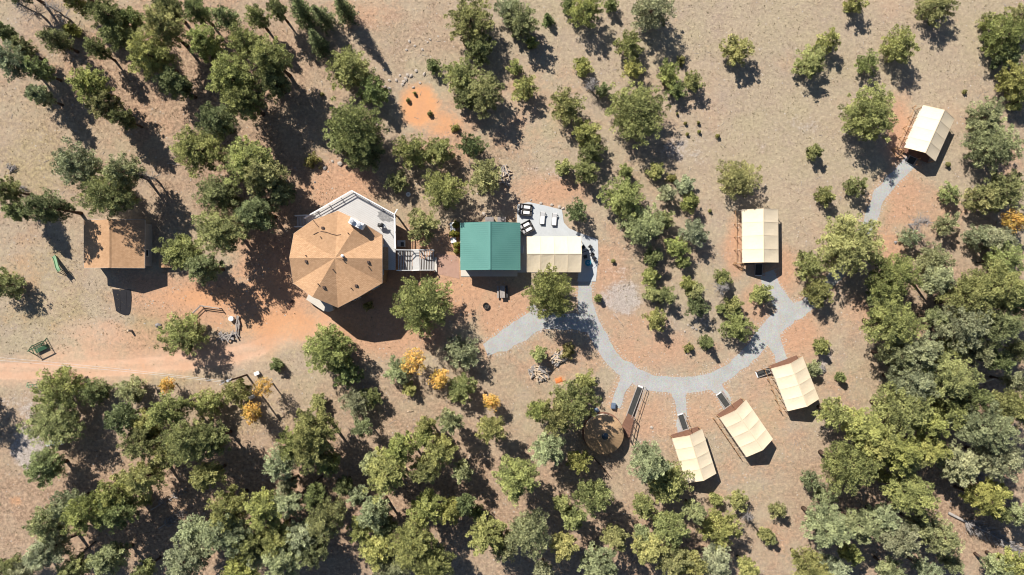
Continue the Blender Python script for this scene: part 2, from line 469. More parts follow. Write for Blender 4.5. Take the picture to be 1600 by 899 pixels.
for e in [(875,595,10,8,.8),(25,782,12,8,.6),(430,505,85,28,.75),(330,464,85,20,.68),(420,455,55,45,.55),(610,455,40,30,.4),(560,505,60,25,.4),(720,450,30,30,.3),(215,570,60,10,.25),(1220,470,12,8,.3),(1375,370,20,22,.3)]:
    orange = np.maximum(orange, soft_ellipse(PX, PY, *e[:4], w=e[4]))
pale = np.zeros(PX.shape)
for e in [(970,465,32,26,.85),(1075,232,36,30,.5),(42,702,24,34,1.0),(30,640,40,40,.4),(1095,510,30,20,.35),(1260,190,40,30,.3),(620,60,90,50,.22),(1290,560,12,22,.6),(1180,215,50,30,.2),(960,415,30,20,.35),(860,270,40,25,.35),(60,720,26,26,.7)]:
    pale = np.maximum(pale, soft_ellipse(PX, PY, *e[:4], w=e[4]))
olive = np.zeros(PX.shape)
for e in [(55,260,60,70,.6),(60,430,90,70,.45),(80,480,90,50,.5),(245,515,55,40,.75),(20,180,60,80,.3),(260,590,90,16,.5),(490,240,30,30,.2),(430,550,50,22,.5),(120,190,90,40,.3),(890,110,80,70,.2),(1180,300,80,120,.18),(860,540,60,30,.2),(590,270,30,30,.3),(370,640,110,50,.45)]:
    olive = np.maximum(olive, soft_ellipse(PX, PY, *e[:4], w=e[4]))
litter = np.zeros(PX.shape)
for e in [(400,790,620,150,.75),(1000,870,220,100,.65),(1500,560,150,200,.7),(1450,780,220,150,.75),(280,120,260,130,.75),(380,280,110,120,.8),(270,290,60,60,.55),(1000,400,110,60,.4),(640,60,110,50,.35),(740,250,90,60,.5),(600,640,160,70,.5),(890,640,70,60,.4),(1020,250,60,120,.35),(1570,200,60,100,.4),(200,230,230,190,.42),(620,300,120,120,.4),(800,600,160,60,.35)]:
    litter = np.maximum(litter, soft_ellipse(PX, PY, *e[:4], w=e[4]))
tracks = np.clip(1 - np.abs(seg_dist(PX, PY, ROAD) - 9) / 5, 0, 1) * 0.5
roadw = np.clip(band(PX, PY, ROAD, 21, 15, 0.7) + tracks * (PX < 420), 0, 1)
for e in [(120,560,80,24,.6),(330,545,60,18,.5),(150,520,60,24,.5)]:
    roadw = np.maximum(roadw, soft_ellipse(PX, PY, *e[:4], w=e[4]))

nv = PX.size
gm = bpy.data.meshes.new('ground')
nx, ny = len(fx), len(fy)
idx = np.arange(nv).reshape(ny, nx)
quads = np.stack([idx[:-1,:-1], idx[:-1,1:], idx[1:,1:], idx[1:,:-1]], -1).reshape(-1, 4)
def fill_mesh(me, co, quads):
    me.vertices.add(len(co))
    me.vertices.foreach_set('co', np.ascontiguousarray(co, dtype=np.float32).ravel())
    k = quads.shape[1]
    me.loops.add(quads.size)
    me.loops.foreach_set('vertex_index', np.ascontiguousarray(quads, dtype=np.int32).ravel())
    me.polygons.add(len(quads))
    me.polygons.foreach_set('loop_start', np.arange(0, quads.size, k, dtype=np.int32))
    me.update(calc_edges=True)
fill_mesh(gm, np.stack([GX, GY, np.zeros_like(GX)], -1).reshape(-1, 3), quads)
for nm, chans in (('soil', (red, orange, pale)), ('cover', (olive, litter, roadw))):
    at = gm.attributes.new(nm, 'FLOAT_COLOR', 'POINT')
    data = np.ones((nv, 4), np.float32)
    for i, c in enumerate(chans): data[:, i] = c.ravel()
    at.data.foreach_set('color', data.ravel())
gm.materials.append(M['ground'])
ground = bpy.data.objects.new('ground', gm)
COL.objects.link(ground)
tag(ground, 'dry tan meadow and reddish bare soil under everything', None, kind='structure')

# gravel walks: ribbons with ragged edges, each laid a few millimetres above the one before
def ribbon(name, pts, wid, z, label):
    P, Wd = smooth_line(pts, wid)
    n = len(P)
    T = np.gradient(P, axis=0); T /= np.linalg.norm(T, axis=1)[:, None] + 1e-9
    Nn = np.stack([-T[:,1], T[:,0]], -1)
    jl = np.convolve(rng.normal(0, 1.6, n + 4), np.ones(3)/3, 'same')[2:-2]
    jr = np.convolve(rng.normal(0, 1.6, n + 4), np.ones(3)/3, 'same')[2:-2]
    vs = []
    for i in range(n):
        a = P[i] + Nn[i] * (Wd[i] - 1.2 + jl[i]); b_ = P[i] - Nn[i] * (Wd[i] - 1.2 + jr[i])
        for t in (0, .5, 1):
            q = a * (1-t) + b_ * t
            p = W(q[0], q[1]); vs.append((p.x, p.y, z))
    fs = []
    for i in range(n - 1):
        for j in range(2):
            fs.append((3*i+j, 3*i+j+1, 3*i+j+4, 3*i+j+3))
    me = bpy.data.meshes.new(name); me.from_pydata(vs, [], fs); me.materials.append(M['gravel'])
    for p in me.polygons:
        if p.normal.z < 0: p.flip()
    o = bpy.data.objects.new(name, me); COL.objects.link(o)
    return tag(o, label, None, kind='structure')
plabels = {'main': 'long curving pale gravel path from the cream canopy to the upper right tent',
 'west': 'wide pale gravel path branching left below the green-roofed cabin',
 'spur': 'short gravel corner running up under the big pine below the canopy',
 'tent_fork': 'short gravel path up to the lone upright tent',
 'right_tent': 'short gravel path down to the right tent of the lower three',
 'left_tent': 'short gravel path down to the left tent of the lower three',
 'mid_tent': 'short gravel path down to the middle tent of the lower three',
 'yurt': 'short gravel path down to the round yurt'}
for k, (nm, (pts, wid)) in enumerate(PATHS.items()):
    ribbon('gravel_path', pts, wid, 0.012 + 0.004 * k, plabels[nm])

def flat_sheet(name, pxpoly, z0, z1, mat, label):
    mb = MB()
    mb.prism([(W(x, y).x, W(x, y).y) for x, y in pxpoly], z0, z1)
    return tag(mb.build(name, mat), label, None, kind='structure')
flat_sheet('patio', [(808,320),(826,316),(850,321),(878,328),(881,348),(889,357),(905,364),(934,374),(935,400),(931,440),(902,440),(904,426),(808,426)], -0.05, 0.06, M['patio'],
           'pale grey patio beside the green-roofed cabin and canopy')
flat_sheet('brick_path', [(682,396),(716,400),(718,436),(682,428)], -0.05, 0.02, M['brick'], 'reddish paved strip between stairs and cabin')

# ------------------------------------------------------------------ tree prototypes (crown + trunk meshes, shared by the copies)
def leaf_mesh(name, centres, normals, length, width, tint, mat, axes=None):
    """Diamond-shaped sprays at the centres; needles point along their axes, leaves face the normals."""
    n = len(centres)
    if axes is not None:
        t = axes + rng.normal(0, 0.30, size=(n, 3)); t /= np.linalg.norm(t, axis=1)[:, None] + 1e-9
        r = np.array([-0.28, 0.38, 1.0]) + rng.normal(0, 0.50, size=(n, 3))
        b = np.cross(r, t); b /= np.linalg.norm(b, axis=1)[:, None] + 1e-9
        nrm = np.cross(t, b)
    else:
        nrm = normals / (np.linalg.norm(normals, axis=1)[:, None] + 1e-9)
        r = rng.normal(size=(n, 3))
        t = np.cross(nrm, r); t /= np.linalg.norm(t, axis=1)[:, None] + 1e-9
        b = np.cross(nrm, t)
    L = (length * rng.uniform(0.7, 1.3, n))[:, None] * 0.5
    Wd = (width * rng.uniform(0.7, 1.3, n))[:, None] * 0.5
    droop = nrm * L * rng.uniform(-0.35, 0.2, n)[:, None]
    v = np.stack([centres + t * L + droop, centres + b * Wd, centres - t * L + droop, centres - b * Wd], 1).reshape(-1, 3)
    q = np.arange(4 * n).reshape(n, 4)
    me = bpy.data.meshes.new(name)
    fill_mesh(me, v, q)
    at = me.attributes.new('tint', 'FLOAT', 'POINT')
    at.data.foreach_set('value', np.repeat(tint, 4).astype(np.float32))
    me.materials.append(mat)
    return me

def cluster(bag, c, r, n, tint, flat=0.7, up=0.8):
    d = rng.normal(size=(n, 3)); d /= np.linalg.norm(d, axis=1)[:, None]
    rr = r * rng.uniform(0.45, 1.0, n) ** 0.6
    p = np.array(c) + d * rr[:, None] * np.array([1, 1, flat])
    nr = d + rng.normal(0, 0.45, size=(n, 3)) + np.array([0, 0, up])
    bag[0].append(p); bag[1].append(nr)
    bag[3].append(d * np.array([1, 1, 0.8]) + np.array([0, 0, 0.25]))
    bag[2].append(np.clip(tint + rng.normal(0, 0.13, n), 0, 1))

def make_tree(kind, R, Ht, seed):
    """Returns (crown mesh, trunk mesh) for a tree R wide and Ht tall in metres."""
    global rng
    rng = np.random.default_rng(seed)
    bag = ([], [], [], [])
    tk = MB()
    lean = rng.normal(0, 0.04, 2) * Ht
    def stem(z):
        t = z / Ht
        return np.array([lean[0] * t * t, lean[1] * t * t, z])
    tr = max(0.06, 0.026 * Ht + 0.015 * R) * (0.75 if kind == 'aspen' else 1.0)
    zs = np.linspace(0, Ht * 0.93, 7)
    tk.path([stem(z) for z in zs], [tr * (1.25 if i == 0 else 1) * (1 - 0.85 * i / 6) for i in range(7)], 7)
    if kind == 'spruce':
        levels = max(7, int(Ht / 0.45)); z0, zt = 0.10 * Ht, 0.97 * Ht
    elif kind == 'aspen':
        levels = 6; z0, zt = 0.40 * Ht, 0.95 * Ht
    elif kind == 'tall':
        levels = max(6, int(0.60 * Ht / 0.66)); z0, zt = 0.38 * Ht, 0.96 * Ht
    else:
        levels = max(4, int(0.75 * Ht / 0.66)); z0, zt = 0.16 * Ht, 0.93 * Ht
    cone = 2.0 if kind == 'aspen' else rng.uniform(1.6, 2.3)
    lobes = [(rng.uniform(0, 6.28), rng.uniform(0.10, 0.30), k) for k in (2, 3, 5)]
    for li in range(levels):
        t = (li + rng.uniform(-0.25, 0.25)) / max(1, levels - 1)
        t = min(max(t, 0.0), 1.0)
        z = z0 + (zt - z0) * t
        if kind == 'spruce':
            prof = (1 - t) ** 0.85 * 0.95 + 0.06
        else:
            tp = 0.28 if kind != 'aspen' else 0.34
            prof = max(0.0, 1 - ((t - tp) / (1.03 - tp)) ** cone) ** 0.66 if t > tp else 0.72 + 0.28 * (t / tp)
            prof = max(prof, 0.08)
        nb = max(3, int(round((4.2 + 2.6 * R * 0.45) * (0.45 + 0.75 * prof))))
        a0 = rng.uniform(0, 6.28)
        for bi in range(nb):
            a = a0 + 6.283 * (bi + rng.uniform(-0.3, 0.3)) / nb
            lob = 1 + sum(am * math.sin(k * a + ph) for ph, am, k in lobes) * (0.3 if kind == 'spruce' else 0.42)
            L = R * prof * lob * rng.uniform(0.82, 1.05)
            if rng.random() < 0.07: L *= 0.5
            rise = {'spruce': -0.22, 'aspen': 0.5}.get(kind, 0.10 + 0.45 * t) * L * rng.uniform(0.5, 1.3)
            s = stem(z)
            tip = s + np.array([math.cos(a) * L, math.sin(a) * L, rise])
            if L > 0.5 and (R > 1.2):
                tk.tube(s, s + (tip - s) * 0.85, max(0.018, tr * 0.22 * (1 - 0.5 * t)), 0.012, 3, cap=False)
            btint = rng.uniform(0.15, 0.85)
            if kind == 'spruce':
                cr = 0.15 + 0.07 * R; step = cr * 1.1; start = 0.25; nl = 13
            elif kind == 'aspen':
                cr = 0.34 + 0.04 * R; step = cr * 1.5; start = 0.35; nl = 20
            else:
                cr = (0.25 + 0.050 * R) * rng.uniform(0.75, 1.25); step = cr * 1.3; start = 0.30; nl = 54
            k = max(1, int(L * (1 - start) / step))
            for ci in range(k + 1):
                u = start + (1 - start) * (ci + 0.35) / (k + 0.6)
                side = rng.normal(0, 0.16 * L * u)
                c = s + (tip - s) * u + np.array([-math.sin(a) * side, math.cos(a) * side, rng.normal(0, 0.10)])
                cluster(bag, c, cr * rng.uniform(0.75, 1.2), int(nl * rng.uniform(0.7, 1.2)), btint + rng.normal(0, 0.12), 0.62 if kind != 'aspen' else 0.85)
    # top tuft
    cluster(bag, stem(zt), 0.22 + 0.06 * R, 26, 0.6, 1.0)
    C, Nn, T, A = (np.concatenate(x) for x in bag)
    if kind == 'aspen':
        cm = leaf_mesh('crown', C, Nn, 0.20, 0.17, T, M['leaves'])
    elif kind == 'spruce':
        cm = leaf_mesh('crown', C, Nn, 0.34, 0.09, T, M['needles'], A)
    else:
        cm = leaf_mesh('crown', C, Nn, 0.34 if R > 2 else 0.31, 0.095 if R > 2 else 0.088, T, M['needles'], A)
    tm = tk.mesh('trunk', M['aspen_bark'] if kind == 'aspen' else M['bark'], True)
    return cm, tm

def make_shrub(R, Ht, seed):
    global rng
    rng = np.random.default_rng(seed)
    bag = ([], [], [], [])
    tk = MB()
    for i in range(int(5 + 34 * R)):
        a = rng.uniform(0, 6.28); e = rng.uniform(0.1, 1.5)
        q = rng.uniform(0.35, 1.05)
        c = np.array([math.cos(a) * math.cos(e) * R * q, math.sin(a) * math.cos(e) * R * q, 0.12 + math.sin(e) * Ht * q])
        tk.tube((0, 0, 0), c, 0.02, 0.008, 3, cap=False)
        cluster(bag, c, 0.17 + 0.08 * R, 30, rng.uniform(0.2, 0.8), 0.8)
    C, Nn, T, A = (np.concatenate(x) for x in bag)
    return leaf_mesh('foliage', C, Nn, 0.20, 0.10, T, M['leaves']), tk.mesh('stems', M['bark'], True)

def make_snag(R, Ht, seed, mat):
    """Leafless tree: trunk mesh and a mesh of bare branches."""
    global rng
    rng = np.random.default_rng(seed)
    tk, br = MB(), MB()
    tr = 0.10 + 0.012 * Ht
    tk.path([(rng.normal(0, .06), rng.normal(0, .06), Ht * i / 6) for i in range(7)], [tr * (1 - 0.14 * i) for i in range(7)], 7)
    for i in range(int(34 + 10 * R)):
        z = Ht * rng.uniform(0.22, 0.97); a = rng.uniform(0, 6.28)
        L = R * (1.1 - 0.7 * z / Ht) * rng.uniform(0.6, 1.1)
        p0 = Vector((0, 0, z)); p1 = Vector((math.cos(a) * L * .55, math.sin(a) * L * .55, z + 0.10 * L))
        p2 = Vector((math.cos(a + .2) * L, math.sin(a + .2) * L, z + rng.uniform(-.1, .35) * L))
        br.path([p0, p1, p2], [0.045, 0.03, 0.012], 4)
        for j in range(7):
            q = p0.lerp(p1, rng.uniform(.3, 1)) if j % 2 else p1.lerp(p2, rng.uniform(.1, .9))
            d = Vector((rng.normal(), rng.normal(), rng.normal() * .5)).normalized() * L * rng.uniform(.18, .4)
            br.tube(q, q + d, 0.016, 0.007, 3, cap=False)
    return br.mesh('branches', mat, True), tk.mesh('trunk', mat, True)

PROTO = {'open': [], 'tall': [], 'spruce': [], 'aspen': [], 'shrub': [], 'snag': []}
sd = 100
for R in (0.55, 0.95, 1.35, 1.35, 1.8, 1.8, 2.3, 2.3, 2.3, 2.9, 2.9, 3.5, 3.5, 4.3, 4.3):
    sd += 1; Ht = 1.75 * R + 0.6
    PROTO['open'].append((R, Ht) + make_tree('open', R, Ht, sd))
for R in (1.3, 1.8, 1.8, 2.3, 2.3, 2.8, 2.8, 3.3, 3.3, 4.0, 4.0):
    sd += 1; Ht = 2.3 * R + 2.6
    PROTO['tall'].append((R, Ht) + make_tree('tall', R, Ht, sd))
for R, Ht in ((0.8, 3.2), (1.3, 6.0), (1.7, 9.5)):
    sd += 1; PROTO['spruce'].append((R, Ht) + make_tree('spruce', R, Ht, sd))
for R, Ht in ((1.3, 5.0), (2.1, 6.5)):
    sd += 1; PROTO['aspen'].append((R, Ht) + make_tree('aspen', R, Ht, sd))
for R, Ht in ((0.35, 0.6), (0.9, 1.1), (1.4, 1.4)):
    sd += 1; PROTO['shrub'].append((R, Ht) + make_shrub(R, Ht, sd))
for R, Ht in ((1.5, 4.0), (2.2, 6.5)):
    sd += 1; PROTO['snag'].append((R, Ht) + make_snag(R, Ht, sd, M['dead_wood']))
rng = np.random.default_rng(5)

# crown centres (px, py), crown radius in pixels, kind, optional height in metres.
# p olive pine, d dark pine, b grey-green pine, o golden-green pine, s spruce, y aspen, g leafless, u bush
TREES = [
 # upper left grove
 (15,95,26,'b'),(5,50,14,'d'),(86,62,20,'d'),(112,48,11,'o'),(45,14,24,'g'),(121,6,17,'o'),(165,22,27,'d'),(185,52,24,'d'),
 (262,13,23,'d'),(306,16,20,'d'),(252,42,30,'p'),(232,85,34,'p'),(272,132,24,'d'),(322,70,25,'p'),(381,70,26,'p'),(358,118,35,'p'),
 (382,158,30,'p'),(140,133,28,'o'),(166,166,22,'p'),(192,186,16,'d'),(335,190,28,'d'),(425,92,31,'p'),(424,126,26,'d'),
 (470,18,20,'s'),(503,24,17,'s'),(536,12,18,'s'),(494,66,17,'s'),(548,106,34,'p'),(585,142,24,'d'),(553,204,44,'p'),(572,240,30,'d'),
 (35,78,16,'d'),(88,18,22,'g'),(150,78,17,'d'),(205,28,18,'d'),(432,14,16,'d'),(100,-28,26,'d',10),(20,-24,24,'d',10),(62,150,15,'b'),
 (352,30,20,'d'),(400,28,18,'d'),(60,110,18,'d'),
 # top centre
 (737,36,37,'p'),(748,78,24,'d'),(718,118,28,'p'),(756,146,33,'p'),(728,150,22,'d'),(677,103,12,'d'),(796,18,22,'b'),(815,36,27,'d'),
 (831,68,9,'p'),(805,106,12,'p'),(818,139,20,'p'),(857,30,9,'s',2.4),(912,18,26,'p'),(888,8,13,'d'),(955,8,12,'d'),(1018,16,33,'b'),(983,70,22,'p'),
 (988,108,17,'o'),(911,104,15,'o'),(925,131,15,'g'),(941,141,12,'d'),(1044,116,19,'p'),(1056,140,16,'d'),(1082,128,17,'p'),(1064,95,9,'u'),
 (1150,78,24,'p',4.4),(886,168,27,'p'),(917,208,23,'o'),(992,176,47,'p',7.2),
 # upper right
 (1335,5,18,'p'),(1460,12,28,'p',4.6),(1294,64,19,'p',4),(1265,98,26,'p',4.2),(1355,99,19,'p',3.4),(1404,72,28,'p',5.5),(1360,180,42,'p',8.2),
 (1545,33,15,'p'),(1566,54,33,'p'),(1590,26,20,'p'),(1572,85,24,'d'),(1588,124,30,'o'),(1594,158,16,'o'),(1540,182,30,'b'),(1550,228,38,'b'),
 (1271,237,11,'p'),(1288,305,16,'p'),(1338,291,17,'p'),(1483,302,16,'p'),(1565,300,34,'p'),(1530,312,22,'p'),(1582,345,16,'y'),
 (1560,376,25,'b'),(1527,372,20,'b'),(1440,348,20,'g'),(1480,350,18,'b'),(1460,406,27,'b'),(1570,405,28,'p'),(1325,379,48,'p',8.5),
 (1265,412,24,'p'),(1395,436,38,'p',8),(1545,444,36,'p'),(1465,442,23,'b'),(1422,372,16,'b'),
 # left, round the shed
 (120,258,33,'b',10),(166,300,36,'p',11.5),(192,268,26,'b',10),(228,276,20,'g'),(76,325,27,'d',11),(8,297,22,'d'),(28,330,16,'d'),(12,445,25,'p'),(318,236,38,'p',10),
 (388,254,36,'p',11),(340,302,32,'d',10),(345,362,37,'p',11),(284,395,31,'p',7),(322,420,24,'d'),(413,272,33,'p',11),(404,332,32,'d',10),(440,300,20,'d'),
 (487,251,15,'u'),(530,215,24,'p'),
 # middle
 (621,284,18,'p'),(646,240,27,'p'),(686,236,24,'p'),(692,297,33,'p'),(738,228,20,'d'),(757,278,28,'p'),(660,354,26,'p',4.6),
 (925,236,20,'d'),(880,262,14,'p'),(915,268,21,'p'),(901,332,18,'d',4.2),(978,268,10,'p'),(1024,268,14,'p'),(1049,278,9,'u'),(1070,289,15,'b'),
 (1078,317,15,'p'),(1042,302,14,'b'),(975,311,34,'p'),(1003,352,33,'b'),(1035,344,17,'p'),(1057,386,18,'p'),(1085,362,22,'b'),(1020,402,15,'d'),
 (1016,432,15,'p'),(1153,278,33,'p',6),(1130,433,14,'p'),(1075,444,11,'o'),(862,461,39,'p',9.5),(660,480,46,'p',9),(1068,410,10,'p'),
 (1024,499,18,'p'),(1018,459,13,'p'),(1040,461,15,'d'),(1085,455,15,'p'),(1088,479,18,'d'),(1130,450,16,'g'),(1146,476,14,'p'),(1127,483,8,'p'),
 (1153,511,25,'p',4),(1105,535,12,'s',3.3),(1076,544,9,'u'),(1188,460,17,'p'),(1278,456,24,'p'),(843,554,13,'p',3),(887,548,15,'u'),
 (895,626,34,'p',11),(915,596,18,'p'),(840,641,19,'p'),(872,652,26,'p',11),(1284,541,14,'p'),(1313,589,6,'p'),(1272,577,11,'b'),
 # south of the road
 (288,521,35,'p',6.5),(94,606,36,'p',7),(84,661,42,'p',7),(150,612,22,'d'),(206,610,22,'b'),(262,603,12,'y',4),(265,641,28,'p'),(326,630,24,'o'),
 (370,612,22,'p'),(190,652,24,'d'),(232,664,22,'p'),(393,645,15,'y',5),(412,605,16,'y',6),(433,571,10,'d'),(513,543,38,'p',8),(540,580,24,'d'),
 (646,563,21,'y',6),(622,578,21,'b'),(640,608,12,'o'),(687,592,15,'y',4.5),(724,553,27,'b'),(722,605,24,'p'),(768,629,13,'y',4),(498,628,13,'p'),
 (558,628,24,'b'),(580,620,16,'d'),(490,671,34,'p'),(565,668,16,'b'),(665,666,16,'p'),(703,662,20,'b'),(766,672,22,'p'),
 # lower left wood
 (72,733,29,'d',7),(217,690,28,'p'),(290,695,36,'p'),(266,711,24,'p'),(330,690,26,'d'),(228,746,28,'p'),(185,766,25,'p'),(322,746,23,'o'),
 (135,801,32,'p'),(180,800,30,'d'),(76,815,28,'b'),(101,790,24,'b'),(355,790,29,'o'),(225,781,12,'p'),(75,860,31,'b'),(171,876,26,'b'),
 (360,840,36,'b'),(290,870,33,'b'),(396,850,28,'p'),(375,887,28,'o'),(300,832,22,'b'),(12,886,20,'d'),(116,891,22,'p'),(226,890,16,'p'),(40,890,18,'b'),
 # lower middle wood
 (490,710,28,'p'),(443,725,25,'b'),(450,757,14,'b'),(458,690,24,'p'),(515,725,18,'o'),(414,800,29,'o'),(450,791,24,'b'),(490,776,19,'d'),
 (508,815,30,'p'),(470,840,26,'b'),(430,835,24,'p'),(442,876,29,'b'),(490,862,22,'d'),(404,868,22,'b'),(605,735,34,'o'),(630,701,24,'p'),(580,726,18,'b'),
 (664,733,23,'p'),(724,738,17,'b'),(690,700,24,'p'),(662,684,18,'o'),(808,752,33,'p'),(559,775,16,'b'),(590,800,24,'b'),(565,827,20,'o'),
 (602,826,18,'d'),(665,796,26,'o'),(705,800,20,'o'),(726,790,15,'d'),(645,846,36,'p'),(586,860,26,'o'),(610,886,28,'b'),(672,880,33,'p'),
 (763,833,28,'o'),(790,852,22,'b'),(745,802,12,'d'),(535,760,14,'d'),
 # below the yurt
 (860,700,26,'b'),(905,721,19,'o'),(878,786,13,'p'),(895,811,19,'p'),(925,776,28,'p'),(827,838,35,'b'),(883,856,21,'o'),(936,880,29,'b'),
 (961,843,20,'p'),(1012,858,24,'o'),(1005,834,13,'b'),(1050,826,27,'p'),(1012,722,30,'b'),(1042,752,33,'p',8),(1005,790,18,'p'),(1121,826,30,'o'),
 (1086,800,17,'b'),(1153,782,17,'p'),(1120,781,10,'o'),(1168,806,13,'g'),(1195,835,11,'p'),(1050,872,27,'p'),(1082,886,25,'o'),(1116,880,25,'b'),
 (1170,890,15,'p'),(850,894,15,'b'),(1215,798,13,'p'),(1203,842,9,'p'),
 # right-hand wood
 (1380,462,26,'d'),(1392,505,38,'o'),(1435,546,32,'b'),(1400,556,23,'b'),(1425,596,33,'b'),(1475,586,38,'p'),(1515,473,41,'o'),(1503,506,36,'b'),
 (1466,496,17,'b'),(1588,468,28,'p'),(1558,510,32,'d'),(1490,541,20,'d'),(1522,552,22,'b'),(1405,641,41,'p'),(1480,641,24,'p'),(1442,662,24,'o'),
 (1305,646,23,'p'),(1350,669,30,'o'),(1515,622,24,'d'),(1580,636,30,'p'),(1588,596,16,'b'),(1530,667,38,'b'),(1322,728,37,'p'),(1370,695,32,'o'),
 (1402,703,32,'o'),(1415,722,22,'p'),(1450,700,27,'o'),(1494,726,29,'b'),(1560,717,33,'b'),(1375,741,12,'o'),(1500,746,10,'o'),(1268,752,17,'b'),
 (1292,776,18,'b'),(1423,773,33,'p'),(1557,768,19,'o'),(1538,781,24,'o'),(1600,806,20,'b'),(1560,802,13,'d'),(1292,822,32,'b'),(1345,822,26,'b'),
 (1385,811,22,'b'),(1405,841,28,'b'),(1440,822,18,'b'),(1468,836,27,'b'),(1488,880,16,'b'),(1328,868,15,'p'),(1265,885,27,'o'),(1302,894,24,'b'),
 (1590,890,24,'o'),(1560,886,20,'b'),(1560,560,20,'d'),(1595,545,18,'d'),(1395,892,20,'b'),(1450,893,18,'b'),
 (-62,634,32,'p',8),
 # tiny saplings
 (1058,178,3,'u'),(1071,193,4,'u'),(1091,192,4,'u'),(1074,210,4,'u'),(1092,206,4,'u'),(1121,213,5,'u'),(1507,144,5,'u'),(1481,257,6,'u'),
 (958,408,5,'u'),(1109,330,4,'u'),(935,466,5,'p'),(648,146,4,'u'),(638,157,5,'u'),(672,178,6,'u'),(711,200,8,'u'),(503,148,5,'u'),(712,392,5,'u'),(672,445,7,'u'),(575,478,9,'u'),
]
COLOURS = {'p': (0.285, 0.288, 0.108), 'd': (0.205, 0.224, 0.092), 'b': (0.300, 0.312, 0.165), 'o': (0.335, 0.326, 0.112), 's': (0.155, 0.180, 0.072),
           'y': (0.60, 0.385, 0.10), 'g': (0.2, 0.2, 0.2), 'u': (0.215, 0.195, 0.065)}
FOREST = lambda x, y: (y > 640 and not (1110 < x < 1250 and y < 860)) or (x > 1380 and y > 430) or (x < 470 and y < 440)

LANDMARKS = [('the upper right tent', 1452, 208), ('the lone upright tent', 1188, 368), ('the right lower tent', 1242, 600),
 ('the middle lower tent', 1166, 669), ('the left lower tent', 1083, 712), ('the round yurt', 943, 680),
 ('the cream canopy', 865, 398), ('the green-roofed cabin', 765, 385), ('the tan pleated-roof house', 527, 404), ('the tan-roofed shed', 180, 382),
 ('the orange bare-soil patch', 660, 168), ('the bluish storage tank', 92, 697), ('the green slatted swing', 65, 542),
 ('the grey fallen tree', 1540, 840), ('the stone-and-timber heap', 365, 515), ('the two firewood heaps', 850, 570), ('the utility pole', 355, 598),
 ('the upper left corner', 0, 0), ('the upper right corner', 1600, 0), ('the lower left corner', 0, 899), ('the lower right corner', 1600, 899),
 ('the top edge\'s midpoint', 800, 0), ('the bottom edge\'s midpoint', 800, 899), ('the right edge\'s midpoint', 1600, 450), ('the picnic table', 785, 456),
 ('the path\'s bend below the lone tent', 1215, 505), ('the lounge chairs', 845, 340), ('the largest yellow aspen', 646, 563), ('the pale split log', 1535, 594)]
DIRS = ['right of', 'up and right of', 'above', 'up and left of', 'left of', 'down and left of', 'below', 'down and right of']
SIZES = [(7, 'tiny'), (14, 'small'), (22, 'middling'), (30, 'broad'), (37, 'large'), (99, 'huge')]
NOUN = {'p': 'olive green pine', 'd': 'dark green pine', 'b': 'grey-green pine', 'o': 'yellow-green pine', 's': 'pointed dark spruce',
        'y': 'golden yellow aspen', 'g': 'grey leafless tree', 'u': 'rounded low bush'}
ORD = ['', 'second nearest', 'third nearest', 'fourth nearest', 'fifth nearest', 'sixth nearest', 'seventh nearest', 'eighth nearest', 'ninth nearest', 'tenth nearest']
GROUPS = {'p': 'pines round the camp', 'd': 'pines round the camp', 'b': 'pines round the camp', 'o': 'pines round the camp',
          's': 'spruces at the upper left', 'y': 'yellow aspens', 'g': 'leafless trees', 'u': 'low bushes'}
NAME = {'s': 'spruce_tree', 'y': 'aspen_tree', 'g': 'dead_tree', 'u': 'bush'}

buckets = {}
for i, t in enumerate(TREES):
    x, y, r, k = t[:4]
    lm = min((l for l in LANDMARKS if math.hypot(l[1]-x, l[2]-y) > 12), key=lambda l: math.hypot(l[1]-x, l[2]-y))
    ang = math.degrees(math.atan2(lm[2] - y, x - lm[1])) % 360
    dr = DIRS[int(((ang + 22.5) % 360) // 45)]
    sz = next(s for lim, s in SIZES if r <= lim)
    buckets.setdefault((sz, NOUN[k], dr, lm[0]), []).append((math.hypot(lm[1]-x, lm[2]-y), i))
TREE_LABEL = {}
for (sz, nn, dr, ln), members in buckets.items():
    members.sort()
    for j, (_, i) in enumerate(members):
        TREE_LABEL[i] = f"{sz} {nn} {dr} {ln}" if j == 0 and len(members) == 1 else f"{'nearest' if j == 0 else ORD[j]} {sz} {nn} {dr} {ln}"

